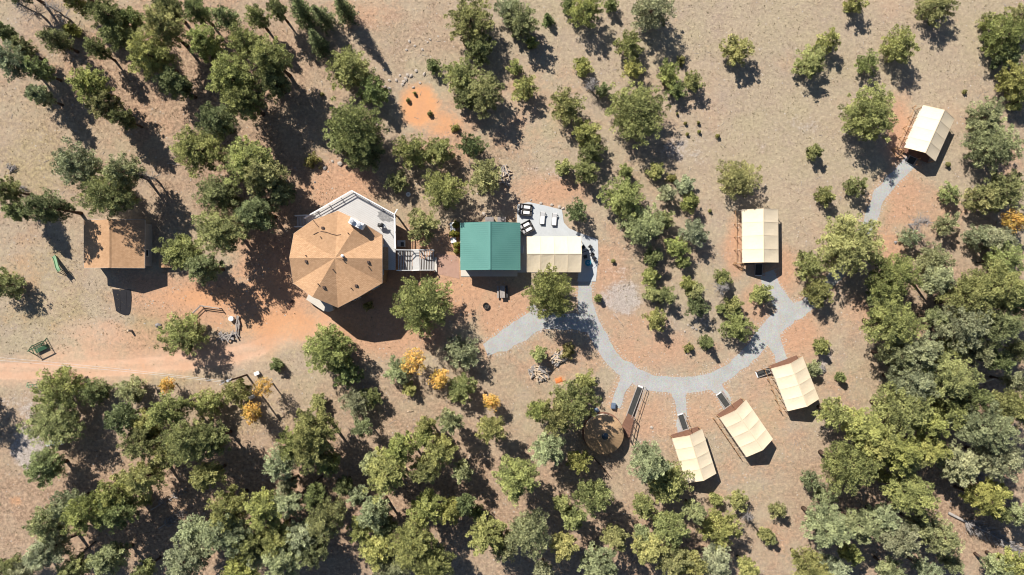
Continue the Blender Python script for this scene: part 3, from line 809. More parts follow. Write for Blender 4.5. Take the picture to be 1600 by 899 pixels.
use_count = {}
def plant(i, t):
    x, y, r, k = t[:4]
    Rm = r * S * (0.6 if k == 'u' and r < 7 else 1)
    if k == 'u':
        kind, Ht = 'shrub', (1.0 * Rm + 0.25)
    elif k == 's':
        kind, Ht = 'spruce', (t[4] if len(t) > 4 else 3.6 * Rm + 3.0)
    elif k == 'y':
        kind, Ht = 'aspen', (t[4] if len(t) > 4 else 5.0)
    elif k == 'g':
        kind, Ht = 'snag', 1.9 * Rm + 1.5
    elif FOREST(x, y) and r >= (20 if 1200 < x < 1320 else 13):
        kind, Ht = 'tall', (t[4] if len(t) > 4 else min(11.5, 2.3 * Rm + 3.6) * random.uniform(0.9, 1.1))
    else:
        kind, Ht = 'open', (t[4] if len(t) > 4 else (1.75 * Rm + 0.6) * random.uniform(0.88, 1.12))
    c = PROTO[kind]
    best = sorted(range(len(c)), key=lambda j: abs(math.log(c[j][0] / Rm)) + 0.12 * use_count.get((kind, j), 0) / (1 + len(TREES) / 40) + random.uniform(0, .1))[0]
    use_count[(kind, best)] = use_count.get((kind, best), 0) + 1
    R0, H0, crown_me, trunk_me = c[best]
    frac = {'tall': 0.68, 'open': 0.52, 'spruce': 0.42, 'aspen': 0.66, 'shrub': 0.5, 'snag': 0.6}[kind]
    p = W(x, y, Ht * frac); p.z = 0
    nm = NAME.get(k, 'pine_tree')
    root = empty(nm, p, 0, TREE_LABEL[i], 'bush' if k == 'u' else 'tree', GROUPS[k])
    a = random.uniform(0, 6.283)
    tilt = Vector((random.gauss(0, .02), random.gauss(0, .02)))
    wide = 0.95 if kind == 'tall' else 1.0
    sc = (wide * Rm / R0, wide * Rm / R0, Ht / H0)
    jit = [random.uniform(0.93, 1.04), random.uniform(0.98, 1.04), random.uniform(0.9, 1.12)]
    base = COLOURS[k]
    v = random.uniform(0.86, 1.16)
    colr = tuple(min(1, base[q] * v * (jit[q] if k not in 'yg' else 1)) for q in range(3))
    for nme, me in (('branches' if kind == 'snag' else 'foliage' if kind == 'shrub' else 'crown', crown_me), ('stems' if kind == 'shrub' else 'trunk', trunk_me)):
        o = bpy.data.objects.new(nme, me)
        COL.objects.link(o)
        o.parent = root
        o.scale = sc
        o.rotation_euler = (tilt.x, tilt.y, a)
        o.color = (*colr, 1)
for i, t in enumerate(TREES):
    plant(i, t)

# ------------------------------------------------------------------ buildings
def local(root, p):
    """world point -> coordinates of an Empty"""
    return root.matrix_local.inverted() @ Vector(p)

def upd():
    bpy.context.view_layer.update()

def poly_plate(pts_top, thick):
    """slab whose top follows pts_top, thickened straight down"""
    mb = MB(); n = len(pts_top)
    top = [Vector(p) for p in pts_top]
    bot = [p - Vector((0, 0, thick)) for p in top]
    mb.add(bot + top, [tuple(range(n-1, -1, -1)), tuple(range(n, 2*n))] + [(k, (k+1) % n, n + (k+1) % n, n + k) for k in range(n)])
    return mb

# --- tan house with the pleated twelve-facet roof
HC = W(527.5, 404, 6.9); HC.z = 0
house = empty('house', HC, 0, 'tan house with pleated twelve-facet shingle roof beside a pale deck', 'house')
corner = [W(x, y, 6.3) - HC for x, y in ((597.5,367), (528,329.5), (459,365), (458,443), (528,481), (597.5,442.5))]
mids = []
for i in range(6):
    a, b = corner[i], corner[(i+1) % 6]
    m = (a + b) / 2
    o = Vector((m.x, m.y, 0)).normalized() * 0.22
    mids.append(Vector((m.x + o.x, m.y + o.y, 7.5)))
apex = Vector((0, 0, 8.35))
facets = []
for i in range(6):
    facets += [(corner[i], mids[i]), (mids[i], corner[(i+1) % 6])]
roof = MB()
# fascia under the eaves
ring_pts = [p for i in range(6) for p in (corner[i], mids[i])]
for i in range(12):
    a, b = ring_pts[i], ring_pts[(i+1) % 12]
    roof.beam(a - Vector((0,0,.17)), b - Vector((0,0,.17)), 0.05, 0.22)
roof_o = roof.build('roof', M['white_deck'], house)
for a, b in facets:
    poly_plate([a, b, apex], 0.10).build('roof_facet', M['shingle'], roof_o)
wall = MB()
inner = [Vector((p.x, p.y, 0)) * 0.93 for p in ring_pts]
n = 12
wall.add([(p.x, p.y, 0) for p in inner] + [(p.x, p.y, ring_pts[i].z - 0.30) for i, p in enumerate(inner)],
         [(k, (k+1) % n, n + (k+1) % n, n + k) for k in range(n)])
wall.build('wall', M['siding'], house)
def facade_window(parent, a, b, t, zc, w, h, name='window'):
    """window set on the wall line a-b"""
    a, b = Vector(a), Vector(b)
    d = (b - a).normalized(); p = a.lerp(b, t); nrm = Vector((d.y, -d.x, 0))
    if nrm.dot(p) < 0: nrm = -nrm
    rz = math.atan2(d.y, d.x)
    fr = MB()
    for sx in (-1, 1):
        fr.box((p.x + d.x*sx*w/2 + nrm.x*.03, p.y + d.y*sx*w/2 + nrm.y*.03, zc), (.09, .10, h + .09), rz)
    for sz in (-1, 1):
        fr.box((p.x + nrm.x*.032, p.y + nrm.y*.032, zc + sz*h/2), (w - .09, .098, .09), rz)
    f = fr.build(name, M['white_paint'], parent)
    g = MB().box((p.x + nrm.x*.02, p.y + nrm.y*.02, zc), (w - .1, .03, h - .1), rz)
    g.build('pane' if name == 'window' else 'leaf', M['glass'] if name == 'window' else M['deck_brown'], f)
for i in range(12):
    if i in (4, 5): continue
    facade_window(house, inner[i], inner[(i+1) % 12], 0.5, 4.4, 1.3, 1.2)
    if i % 2: facade_window(house, inner[i], inner[(i+1) % 12], 0.5, 1.6, 1.2, 1.1)
facade_window(house, inner[8], inner[9], 0.5, 1.05, 1.0, 2.0, 'door')
# roof vents
def roof_z(x, y):
    p = Vector((x, y))
    for a, b in facets:
        m = Matrix(((a.x, b.x), (a.y, b.y)))
        try: s = m.inverted() @ p
        except ValueError: continue
        if s[0] >= -1e-6 and s[1] >= -1e-6:
            return apex.z * (1 - s[0] - s[1]) + a.z * s[0] + b.z * s[1]
    return 7
for px, py, k in ((478,399.5,0),(478,408.5,1),(501,370.5,0),(503.5,356,1),(544,364.5,0),(537,400.5,2),(537,406,0),(575,409.5,1),(575,417,0),(521,421.5,0),(505.5,449,1),(497,444,0),(556,446.5,1),(548.5,450.5,0)):
    p = W(px, py, 7.8) - HC
    z = roof_z(p.x, p.y)
    if k == 1:
        MB().box((p.x, p.y, z + .08), (.34, .34, .26)).build('roof_vent', M['rust'], house)
    elif k == 2:
        v = MB().disc((p.x, p.y, z - .05), .16, .55, 12).disc((p.x, p.y, z + .5), .24, .14, 12, .1)
        v.build('roof_vent', M['white_paint'], house)
    else:
        MB().disc((p.x, p.y, z - .05), .07, .42, 8).build('vent_pipe', M['rust'], house)
# chimney chase with two capped flues
p = W(557, 349.5, 8.2) - HC
ang = math.radians(-27)
ch = MB().box((p.x, p.y, 7.2), (2.15, 0.95, 2.6), ang)
cho = ch.build('chimney', M['white_paint'], house, bevel=.03)
for s in (-1, 1):
    q = (p.x + math.cos(ang)*s*.55, p.y + math.sin(ang)*s*.55, 8.5)
    MB().disc(q, .27, .34, 16).disc((q[0], q[1], 8.84), .36, .14, 16, .18).build('flue_cap', M['grey_metal'], cho)
# cable lying on the roof
cb = MB()
cpts = []
for px, py in ((489,366.5),(496,363.5),(503,362),(510,363),(518,366),(526,367.5),(532,366.5)):
    q = W(px, py, 7.7) - HC; cpts.append(Vector((q.x, q.y, roof_z(q.x, q.y) + .05)))
cb.path(cpts, [.05]*7, 5)
q1 = W(491,345,7.0) - HC; q2 = W(499.5,355.5,7.2) - HC
cb.tube((q1.x,q1.y,roof_z(q1.x,q1.y)+.05),(q2.x,q2.y,roof_z(q2.x,q2.y)+.05),.05,.05,5)
cb.build('roof_cable', M['rust'], house)
# low bump-out roof on the east side
a = W(600.5, 386.5, 4.3) - HC; b = W(606.5, 421.5, 4.3) - HC
bo = MB().prism([(a.x - .6, a.y - .25), (b.x - .22, a.y - .25), (b.x - .22, b.y + .25), (a.x - .6, b.y + .25)], 0, 4.14)
bo.build('bay_wall', M['siding'], house)
poly_plate([(a.x - .7, b.y, 4.55), (b.x, b.y, 4.28), (b.x, a.y, 4.28), (a.x - .7, a.y, 4.55)], .09).build('bay_roof', M['shingle'], house)
# pale slab at the south-west foot
sl = MB().prism([tuple((W(x, y) - HC)[:2]) for x, y in ((486,459),(482,468),(509,486),(517,487),(524,484),(520,470))], 0, 1.2)
sl.build('entry_slab', M['concrete'], house)

# --- deck
DZ = 3.0
DC = W(590, 350, DZ); DC.z = 0
deck = empty('deck', DC, 0, 'pale raised wooden deck wrapping the pleated-roof house, railed in white', 'deck')
dpx = [(478,342),(552,299.5),(618,336),(618,422),(596,422),(560,382),(500,372)]
dpts = [W(x, y, DZ) - DC for x, y in dpx]
boards = MB()
# boards run along the north-east edge direction, cut against the outline
def clip_strip(poly, d, o, w):
    """convex-free clip of polygon to a strip by Sutherland-Hodgman on two half planes"""
    nn = Vector((-d.y, d.x))
    out = [Vector((p[0], p[1])) for p in poly]
    for sgn, off in ((1, o), (-1, -(o + w))):
        res = []
        for i in range(len(out)):
            p, q = out[i], out[(i+1) % len(out)]
            dp, dq = sgn * p.dot(nn) - off, sgn * q.dot(nn) - off
            if dp >= 0: res.append(p)
            if (dp >= 0) != (dq >= 0): res.append(p + (q - p) * (dp / (dp - dq)))
        out = res
        if len(out) < 3: return None
    return out
dirv = (Vector(dpts[2][:2]) - Vector(dpts[1][:2])).normalized()
nv_ = Vector((-dirv.y, dirv.x))
offs = [Vector(p[:2]).dot(nv_) for p in dpts]
o = min(offs)
jb = 0
while o < max(offs):
    pl = clip_strip(dpts, dirv, o, 0.27)
    if pl: boards.prism([tuple(p) for p in pl], DZ - .05 - .004 * (jb % 3), DZ - .004 * (jb % 3))
    o += 0.285; jb += 1
tag(boards.build('deck_boards', M['white_deck'], deck), None, None, None, 'stuff')
und = MB()
und.prism([tuple(p[:2]) for p in dpts], DZ - .30, DZ - .08)
und.build('joists', M['siding'], deck)
for i in (0, 1, 2, 3):
    q = dpts[i]; MB().box((q.x * .97, q.y * .97, (DZ - .3) / 2), (.2, .2, DZ - .3)).build('post', M['siding'], deck)
def railing(root, pts, mat, name='railing', posts=1.9, hgt=1.0, closed=False, balusters=False):
    rl = MB()
    for a, b in zip(pts[:-1], pts[1:]):
        a, b = Vector(a), Vector(b)
        rl.beam(a + Vector((0,0,hgt)), b + Vector((0,0,hgt)), .16, .06)
        for hh in ((.25, .62) if not balusters else (.15,)):
            rl.beam(a + Vector((0,0,hh)), b + Vector((0,0,hh)), .05, .09)
        k = max(1, int((b - a).length / posts))
        for j in range(k + 1):
            q = a.lerp(b, j / k)
            rl.beam(q, q + Vector((0,0,hgt - .034)), .10, .10)
        if balusters:
            k = int((b - a).length / .3)
            for j in range(1, k):
                q = a.lerp(b, j / k); rl.beam(q + Vector((0,0,.2)), q + Vector((0,0,hgt - .034)), .035, .035)
    return rl.build(name, mat, root)
railing(deck, [dpts[0], dpts[1], dpts[2]], M['white_paint'])
e1 = W(619, 390, DZ) - DC
railing(deck, [dpts[2], e1], M['white_paint'])
# gate leaf sticking up at the deck's corner
g0 = dpts[2]; MB().beam(g0 + Vector((.05,.05,1.0)), g0 + Vector((.45,.75,1.05)), .16, .14).build('rail_end', M['white_paint'], deck)

# --- stairs
def stairs(label, axis_pts, width_px, z0, z1, flights, treads, name='staircase'):
    """axis_pts in pixels from the top to the bottom; flights of thin treads with a landing between them"""
    a = W(*axis_pts[0], z0); b = W(*axis_pts[1], z1)
    a.z = b.z = 0
    root = empty(name, a, math.atan2((b-a).y, (b-a).x), label, 'stairs')
    L = (b - a).length; wd = width_px * S
    seg = [(0, .39, True), (.39, .60, False), (.60, 1.0, True)] if flights == 2 else [(0, 1, True)]
    z = z0; total = sum(treads for s in seg if s[2])
    dz = (z0 - z1) / (total + 1)
    for u0, u1, fl in seg:
        if fl:
            for k in range(treads):
                z -= dz
                x0 = L * (u0 + (u1 - u0) * k / treads); wdt = L * (u1 - u0) / treads
                MB().box((x0 + wdt * .5, 0, z - .03), (wdt * .52, wd - .1, .06)).build('tread', M['white_deck'], root)
        else:
            MB().box((L * (u0 + u1) / 2, 0, z - .05), (L * (u1 - u0) - .03, wd - .1, .1)).build('landing', M['white_deck'], root)
    for s in (-1, 1):
        st = MB()
        rl = MB()
        zz = z0; prev = Vector((0, s * wd / 2, z0))
        for u0, u1, fl in seg:
            z2 = zz - dz * treads if fl else zz
            q = Vector((L * u1, s * wd / 2, z2))
            st.beam(prev - Vector((0,0,.12)), q - Vector((0,0,.12)), .06, .26)
            rl.beam(prev + Vector((0,0,.95)), q + Vector((0,0,.95)), .14, .06)
            rl.beam(prev + Vector((0,0,.5)), q + Vector((0,0,.5)), .05, .09)
            for e in (prev, q): rl.beam(e - Vector((0,0,max(0, e.z - .02))), e + Vector((0,0,.918)), .11, .11)
            prev, zz = q, z2
        st.build('stringer', M['white_deck'], root); rl.build('handrail', M['white_paint'], root)
    return root
stairs('white two-flight staircase with landing between pleated-roof house and cabin', [(621,407),(679,407)], 31, 3.0, 0.1, 2, 9)
stairs('white narrow staircase at the west end of the deck', [(482,346),(464,347)], 17, 3.0, 0.8, 1, 8)
MB_ = MB().box((0, 0, .1), (.36, 2.3, .2)); lo = MB_.build('landing_slab', M['concrete']); lo.location = W(679.5, 414) + Vector((.15,0,0.02))
tag(lo, 'pale slab at the foot of the two-flight staircase', 'slab')

# --- things on and round the deck
def put(name, px, py, h, rz, label, cat, group=None):
    p = W(px, py, h)
    return empty(name, p, rz, label, cat, group)
g = put('barbecue', 596, 353, DZ, math.radians(-8), 'dark barbecue grill with side shelf standing on the pale deck', 'barbecue')
MB().box((0,0,.75), (.75,.55,.35)).build('firebox', M['dark_metal'], g, bevel=.05)
hd = MB(); hd.tube((-.36,0,.93),(.36,0,.93),.27,.27,14); hd.build('lid', M['dark_metal'], g, True)
MB().box((.60,0,.86),(.42,.5,.05)).build('side_shelf', M['grey_metal'], g)
for sx in (-.32,.32):
    for sy in (-.22,.22): MB().box((sx,sy,.29),(.06,.06,.57)).build('leg', M['dark_metal'], g)
MB().disc((.45,.22,.9),.06,1.25,10).disc((.45,.22,2.15),.1,.08,10).build('smoke_stack', M['dark_metal'], g)
rg = put('outdoor_rug', 601, 339, DZ + .012, math.radians(-28), 'worn mottled grey oval rug lying on the pale deck', 'rug')
pts = []
for k in range(40):
    t = 2*math.pi*k/40; q = 1 + .13*math.sin(3*t+1) + .09*math.sin(7*t) + .06*math.sin(13*t+2)
    pts.append((1.25*math.cos(t)*q, .62*math.sin(t)*q))
MB().prism(pts, 0, .012).build('rug_cloth', M['rug'], rg)
g = put('air_conditioner', 628, 381, 0, 0, 'pale grey boxed cooling unit with black grille under the deck edge', 'cooling unit')
MB().box((0,0,.5),(1.2,1.0,1.0)).build('cabinet', M['grey_metal'], g, bevel=.03)
MB().box((.22,-.15,1.004),(.5,.62,.02)).build('grille', M['dark_metal'], g)
g = put('garden_bench', 675, 428.5, 0, math.radians(50), 'brown slatted wooden bench at the foot of the white staircase', 'bench')
for k in range(5): MB().box((0,-.26+k*.13,.44),(1.25,.105,.035)).build('seat_slat', M['deck_brown'], g)
for k in range(3): MB().box((0,.36,.58+k*.15),(1.25,.03,.11)).build('back_slat', M['deck_brown'], g)
for sx in (-.55,.55):
    for sy in (-.25,.34): MB().box((sx,sy,.21 if sy<0 else .48),(.07,.05,.42 if sy<0 else .96)).build('leg', M['deck_brown'], g)
g = put('septic_lid', 638, 304, 0, 0, 'round white lid lying in tree shade above the small pine', 'lid')
MB().disc((0,0,-.05),.36,.17,24).build('lid_plate', M['white_paint'], g); MB().disc((0,0,.12),.12,.05,12).build('knob', M['grey_metal'], g)

# --- gable building helper
def gable_building(name, label, cat, eaves_px, eave_h, ridge_h, along_y, roof_mat, wall_mat, over, windows=(), door=None, ribs=False):
    """eaves_px: x0, y0, x1, y1 of the roof outline as photographed at eave height"""
    x0, y0, x1, y1 = eaves_px
    a, b = W(x0, y0, eave_h), W(x1, y1, eave_h)
    c = (a + b) / 2; c.z = 0
    root = empty(name, c, 0, label, cat)
    hx, hy = (b.x - a.x) / 2, (a.y - b.y) / 2
    slope_l = math.hypot(hx, ridge_h - eave_h)
    w = MB()
    wx, wy = hx - over, hy - over
    rh = ridge_h - .12 - (ridge_h - eave_h) * 0
    zt = eave_h + (ridge_h - eave_h) * over / hx - .14
    w.add([(-wx,-wy,0),(wx,-wy,0),(wx,wy,0),(-wx,wy,0),(-wx,-wy,zt),(wx,-wy,zt),(wx,wy,zt),(-wx,wy,zt),(0,-wy,rh-.03),(0,wy,rh-.03)],
          [(0,1,5,8,4),(2,3,7,9,6),(1,2,6,5),(3,0,4,7)])
    w.build('wall', wall_mat, root)
    for s in (-1, 1):
        sl = poly_plate([(s*hx,-hy,eave_h),(0,-hy,ridge_h),(0,hy,ridge_h),(s*hx,hy,eave_h)], .09)
        ro = sl.build('roof_slope', roof_mat, root)
        if ribs:
            rb = MB()
            k = int(2 * hy / .30)
            for j in range(k + 1):
                y = -hy + .02 + (2 * hy - .04) * j / k
                rb.beam((s*hx, y, eave_h + .012), (s*.05, y, ridge_h + .012 - (ridge_h-eave_h)*.05/hx), .04, .028)
            tag(rb.build('standing_seam', roof_mat, ro), kind='stuff')
        fb = MB(); fb.beam((s*(hx+.02),-hy,eave_h-.1),(s*(hx+.02),hy,eave_h-.1),.03,.17)
        for e in (-1, 1): fb.beam((s*(hx-.01),e*(hy+.018),eave_h-.07),(0,e*(hy+.018),ridge_h-.07),.03,.17)
        fb.build('fascia', M['white_deck'] if not ribs else roof_mat, root)
    rc = MB()
    for s in (-1, 1):
        rc.add([(0,-hy,ridge_h+.06),(0,hy,ridge_h+.06),(s*.22,hy,ridge_h+.055-(ridge_h-eave_h)*.22/hx),(s*.22,-hy,ridge_h+.055-(ridge_h-eave_h)*.22/hx)], [(0,1,2,3)])
    rc.build('ridge_cap', roof_mat, root)
    for side, t, zc, ww, wh in windows:
        L = {'s': ((-wx,-wy),(wx,-wy)), 'n': ((-wx,wy),(wx,wy)), 'e': ((wx,-wy),(wx,wy)), 'w': ((-wx,-wy),(-wx,wy))}[side]
        facade_window(root, (*L[0],0), (*L[1],0), t, zc, ww, wh)
    if door:
        side, t, ww = door
        L = {'s': ((-wx,-wy),(wx,-wy)), 'e': ((wx,-wy),(wx,wy)), 'w': ((-wx,-wy),(-wx,wy))}[side]
        facade_window(root, (*L[0],0), (*L[1],0), t, 1.02, ww, 2.0, 'door')
    return root, hx, hy, wx, wy

shed, sx_, sy_, swx, swy = gable_building('shed', 'tan-roofed shed with grey gable wall near the left side', 'shed', (131,344,226,419), 3.0, 4.3, True, M['shingle'], M['grey_siding'], .42,
        [('s',.25,1.6,1.0,.8),('e',.3,1.6,1.0,.8)], ('s',.62,1.1))
cabin, cx_, cy_, cwx, cwy = gable_building('cabin', 'cabin with ribbed green metal roof beside the cream canopy', 'cabin', (719.5,348.5,812.8,422), 2.7, 4.5, True, M['green_metal'], M['siding'], .35,
        [('s',.25,1.5,1.2,1.0),('s',.75,1.5,1.2,1.0),('w',.5,1.5,1.0,.9)], ('s',.5,1.0), True)
# apron slab and window unit of the cabin
MB().prism([(-cx_-.15,-cy_-.95),(cx_-.4,-cy_-.95),(cx_-.4,-cy_+.5),(-cx_-.15,-cy_+.5)], 0, .12).build('porch_slab', M['concrete'], cabin)
MB().box((-cx_-.1,0.2,.08),(.35,2*cy_-2.4,.16)).build('side_kerb', M['concrete'], cabin)
acb = MB().box((cwx+.42,-.45,1.75),(.85,1.15,.55)); aco = acb.build('window_unit', M['grey_metal'], cabin, bevel=.03)
g = MB()
for k in range(6): g.box((cwx+.86,-.9+k*.18,1.75),(.02,.06,.4))
g.build('vent_slot', M['dark_metal'], aco)
for x in (765, 784):
    g = put('storage_bin', x, 344.5, .6, 0, f"dark grey storage bin behind the cabin, {'left' if x==765 else 'right'} of the two", 'bin', 'bins behind the cabin')
    g.location.z = 0
    MB().box((0,0,.5),(1.25,.9,1.0)).build('bin_body', M['grey_stone'], g, bevel=.05)
    MB().box((0,0,1.04),(1.32,.97,.09)).build('lid', M['grey_stone'], g, bevel=.02)
    for s in (-.4,.4): MB().box((s,.47,.86),(.16,.06,.06)).build('handle', M['dark_metal'], g)
for px, py, sx2, sy2, lab in ((707.5,355,.7,1.3,'upper'),(709,376,.8,.8,'lower')):
    g = put('cooler', px, py, 0, .1, f'white cool box beside the cabin wall, {lab} of the two', 'cool box', 'boxes beside the cabin')
    MB().box((0,0,.25),(sx2,sy2,.5)).build('box_body', M['grey_metal'], g, bevel=.04)
    MB().box((0,0,.54),(sx2+.06,sy2+.06,.1)).build('lid', M['white_paint'], g, bevel=.02)
for i, (px, py, r) in enumerate(((713,352,.5),(714,366,.4),(708,366,.5),(714,384,.5),(714,393,.4))):
    g = put('border_plant', px, py, 0, i, ['first','second','third','fourth','fifth'][i] + ' yellow-green plant from the top along the cabin wall', 'plant', 'plants along the cabin wall')
    c = PROTO['shrub'][0]
    for nm, me in (('foliage', c[2]), ('stems', c[3])):
        o = bpy.data.objects.new(nm, me); COL.objects.link(o); o.parent = g; o.scale = (r/.35, r/.35, r/.3); o.color = (.17,.16,.03,1)
# outbuilding roof corner east of the shed
g = put('lean_to', 263, 413, 0, 0, 'low tan roof corner half hidden by a pine right of the shed', 'lean-to')
poly_plate([(-1.0,-.55,.9),(1.6,-.55,.75),(1.6,.75,.75),(-1.0,.75,.9)], .08).build('roof_slope', M['shingle'], g)
for x in (-.9,1.5):
    for y in (-.45,.65): MB().box((x,y,.35),(.1,.1,.7)).build('post', M['wood'], g)
# painted shadow: flat dark shape continuing the shade below the shed
g = put('shadow_patch', 190, 466, 0, 0, 'painted dark shadow shape lying flat on the ground below the tan-roofed shed', 'painted shadow')
upd()
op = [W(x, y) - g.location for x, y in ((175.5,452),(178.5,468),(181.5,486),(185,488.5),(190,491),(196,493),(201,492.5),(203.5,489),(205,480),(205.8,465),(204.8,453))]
MB().prism([(p.x, p.y) for p in op], .005, .05).build('shade_sheet', M['shade_tone'], g)
shade_ridge = MB()  # slightly raised streaks inside the painted shadow shape
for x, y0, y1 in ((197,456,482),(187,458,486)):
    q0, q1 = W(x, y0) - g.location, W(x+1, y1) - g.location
    shade_ridge.beam((q0.x, q0.y, .06), (q1.x, q1.y, .055), .12, .04)
shade_ridge.build('shade_ridge', M['shade_tone'], g)

# --- ridge tents
def sag_panel(p00, p10, p11, p01, sag=.06, n=5):
    """canvas bay between four corners with a slight sag, given a thin thickness"""
    mb = MB(); top = []
    p00, p10, p11, p01 = map(Vector, (p00, p10, p11, p01))
    for i in range(n):
        for j in range(n):
            u, v = i/(n-1), j/(n-1)
            p = (p00*(1-u)+p10*u)*(1-v)+(p01*(1-u)+p11*u)*v
            p = p - Vector((0,0,sag*4*v*(1-v)*(0.35+.65*math.sin(math.pi*u)) + (random.uniform(-.008,.008) if 0 < i < n-1 and 0 < j < n-1 else 0)))
            top.append(p)
    bot = [p - Vector((0,0,.03)) for p in top]
    N0 = n*n
    fs = []
    for i in range(n-1):
        for j in range(n-1):
            a,b,c,d = i*n+j,(i+1)*n+j,(i+1)*n+j+1,i*n+j+1
            fs += [(a,b,c,d),(N0+d,N0+c,N0+b,N0+a)]
    edge = [i*n for i in range(n)]+[(n-1)*n+j for j in range(1,n)]+[i*n+n-1 for i in range(n-2,-1,-1)]+[j for j in range(n-2,0,-1)]
    for k in range(len(edge)):
        a,b = edge[k], edge[(k+1)%len(edge)]
        fs.append((a,N0+a,N0+b,b))
    mb.add(top+bot, fs)
    return mb

def tent(label, name, cat, corners, eave_h, ridge_h, bays, porch=None, walls=True, braces=(), ramp=None, deck_front=0.0):
    """corners: roof corners as photographed: end A left, end A right, end B right, end B left (eave height).
    local +Y runs from end B to end A, +X to the right side"""
    P = [W(x, y, eave_h) for x, y in corners]
    c = sum(P, Vector()) / 4; c.z = 0
    yv = ((P[0] + P[1]) - (P[2] + P[3])); yv.z = 0
    rz = math.atan2(yv.y, yv.x) - math.pi / 2
    hy = yv.length / 4
    hx = ((P[0] - P[1]).length + (P[2] - P[3]).length) / 4
    root = empty(name, c, rz, label, cat)
    fz = .45 if walls else 0.0
    fly = MB().tube((0,-hy,ridge_h-.07),(0,hy,ridge_h-.07),.05,.05,8)
    fo = fly.build('ridge_pole', M['wood'], root)
    for s in (-1, 1):
        for k in range(bays):
            y0, y1 = -hy + 2*hy*k/bays, -hy + 2*hy*(k+1)/bays
            p = sag_panel((s*hx, y0, eave_h), (0, y0, ridge_h), (0, y1, ridge_h), (s*hx, y1, eave_h), random.uniform(.06, .10), 7)
            p.build('fabric_panel', M['canvas'], root)
        for k in range(bays + 1):
            sm = MB()
            y = -hy + 2*hy*k/bays + (.03 if k == 0 else -.03 if k == bays else 0)
            sm.beam((s*(hx-.005), y, eave_h+.006), (s*.02, y, ridge_h+.004), .05, .012)
            sm.build('seam', M['piping'], root)
        va = MB()
        k = bays * 3
        for j in range(k):
            y0, y1 = -hy + 2*hy*j/k, -hy + 2*hy*(j+1)/k
            x = s*(hx + .02)
            va.add([(x,y0,eave_h),(x,y1,eave_h),(x+s*.04,y1-.04,eave_h-.17),(x+s*.05,(y0+y1)/2,eave_h-.23),(x+s*.04,y0+.04,eave_h-.17)], [(0,1,2,3,4)])
        va.build('valance', M['canvas_wall'], root)
    rs = MB().beam((0,-hy,ridge_h+.004),(0,hy,ridge_h+.004),.12,.012)
    rs.build('ridge_seam', M['piping'], root)
    if walls:
        wx = hx - .42; y0 = -hy + (.15 if ramp and ramp[0] == 'A' else 1.3); y1 = hy - (1.3 if ramp and ramp[0] == 'A' else .15)
        zt = eave_h + (ridge_h-eave_h)*.42/hx - .10
        wl = MB().add([(-wx,y0,fz),(wx,y0,fz),(wx,y1,fz),(-wx,y1,fz),(-wx,y0,zt),(wx,y0,zt),(wx,y1,zt),(-wx,y1,zt),(0,y0,ridge_h-.16),(0,y1,ridge_h-.16)],
                 [(0,1,5,8,4),(2,3,7,9,6),(1,2,6,5),(3,0,4,7)])
        wo = wl.build('canvas_wall', M['canvas_wall'], root)
        ye = y1 + .012 if ramp and ramp[0] == 'A' else y0 - .012
        MB().box((0,ye,fz+1.0),(1.3,.02,1.9)).build('door_flap', M['canvas'], wo)
        dy0, dy1 = -hy + .1, hy - .1
        if ramp and ramp[0] == 'A': dy1 = hy + deck_front
        if ramp and ramp[0] == 'B': dy0 = -hy - deck_front
        pf = MB().box((0,(dy0+dy1)/2,fz-.16),(2*hx-1.1,dy1-dy0-.1,.18))
        po = pf.build('platform', M['deck_brown'], root)
        yb = dy0
        k = 0
        ys = (hy - 1.3, dy1) if ramp and ramp[0] == 'A' else (dy0, -hy + 1.3)
        bw = .2; j = 0; y = ys[0]
        while y < ys[1] - .05:
            MB().box((0, y + bw/2, fz - .05 + .003*(j % 2)), (2*hx-.42, bw-.018, .05)).build('deck_board', M['deck_brown'], po)
            y += bw; j += 1
        # porch rail at the deck front
        yr = (hy + deck_front - .08) if ramp and ramp[0] == 'A' else (-hy - deck_front + .08)
        if deck_front > .3:
            rl = MB()
            for s in (-1, 1):
                for x in (s*(hx-.28), s*.75):
                    rl.box((x, yr, fz + .45), (.09, .09, .95))
                rl.beam((s*(hx-.28), yr, fz+.93), (s*.75, yr, fz+.93), .06, .06)
            rl.build('porch_rail', M['wood'], root)
    # corner posts, side poles
    for s in (-1, 1):
        for k in range(bays + 1):
            y = -hy + .08 + (2*hy-.16)*k/bays
            if not walls and k not in (0, 2, bays): continue
            MB().tube((s*(hx-.12), y, 0), (s*(hx-.12), y, eave_h-.03+(ridge_h-eave_h)*.12/hx-.06), .05, .05, 6).build('upright', M['wood'], root)
    for s in braces:
        pl = MB().tube((s*(hx+.62),-hy-.15,.85),(s*(hx+.62),hy+.15,.85),.045,.045,6)
        bo = pl.build('side_rail', M['wood'], root)
        for k in range(bays + 1):
            y = -hy + .1 + (2*hy-.2)*k/bays
            MB().tube((s*(hx+.62), y, 0), (s*(hx+.62), y, 1.1), .055, .055, 6).build('stake', M['wood'], root)
            MB().beam((s*(hx+.62), y, 1.0), (s*(hx+.02), y, eave_h-.02), .02, .02).build('guy_rope', M['canvas_wall'], root)
    if porch:                        # crossed poles at one end corner
        s, e = porch
        y = e*(hy+.1)
        pr_ = MB().beam((s*(hx+.9), y, .05), (s*(hx-.5), y+e*1.0, .1), .14, .12).beam((s*(hx+.9),y,.12),(s*(hx-.45),y-e*.1,1.2),.12,.12).beam((s*(hx-.5),y+e*1.0,.1),(s*(hx-.5),y-e*.1,1.2),.12,.12)
        pr_.build('brace', M['wood'], root)
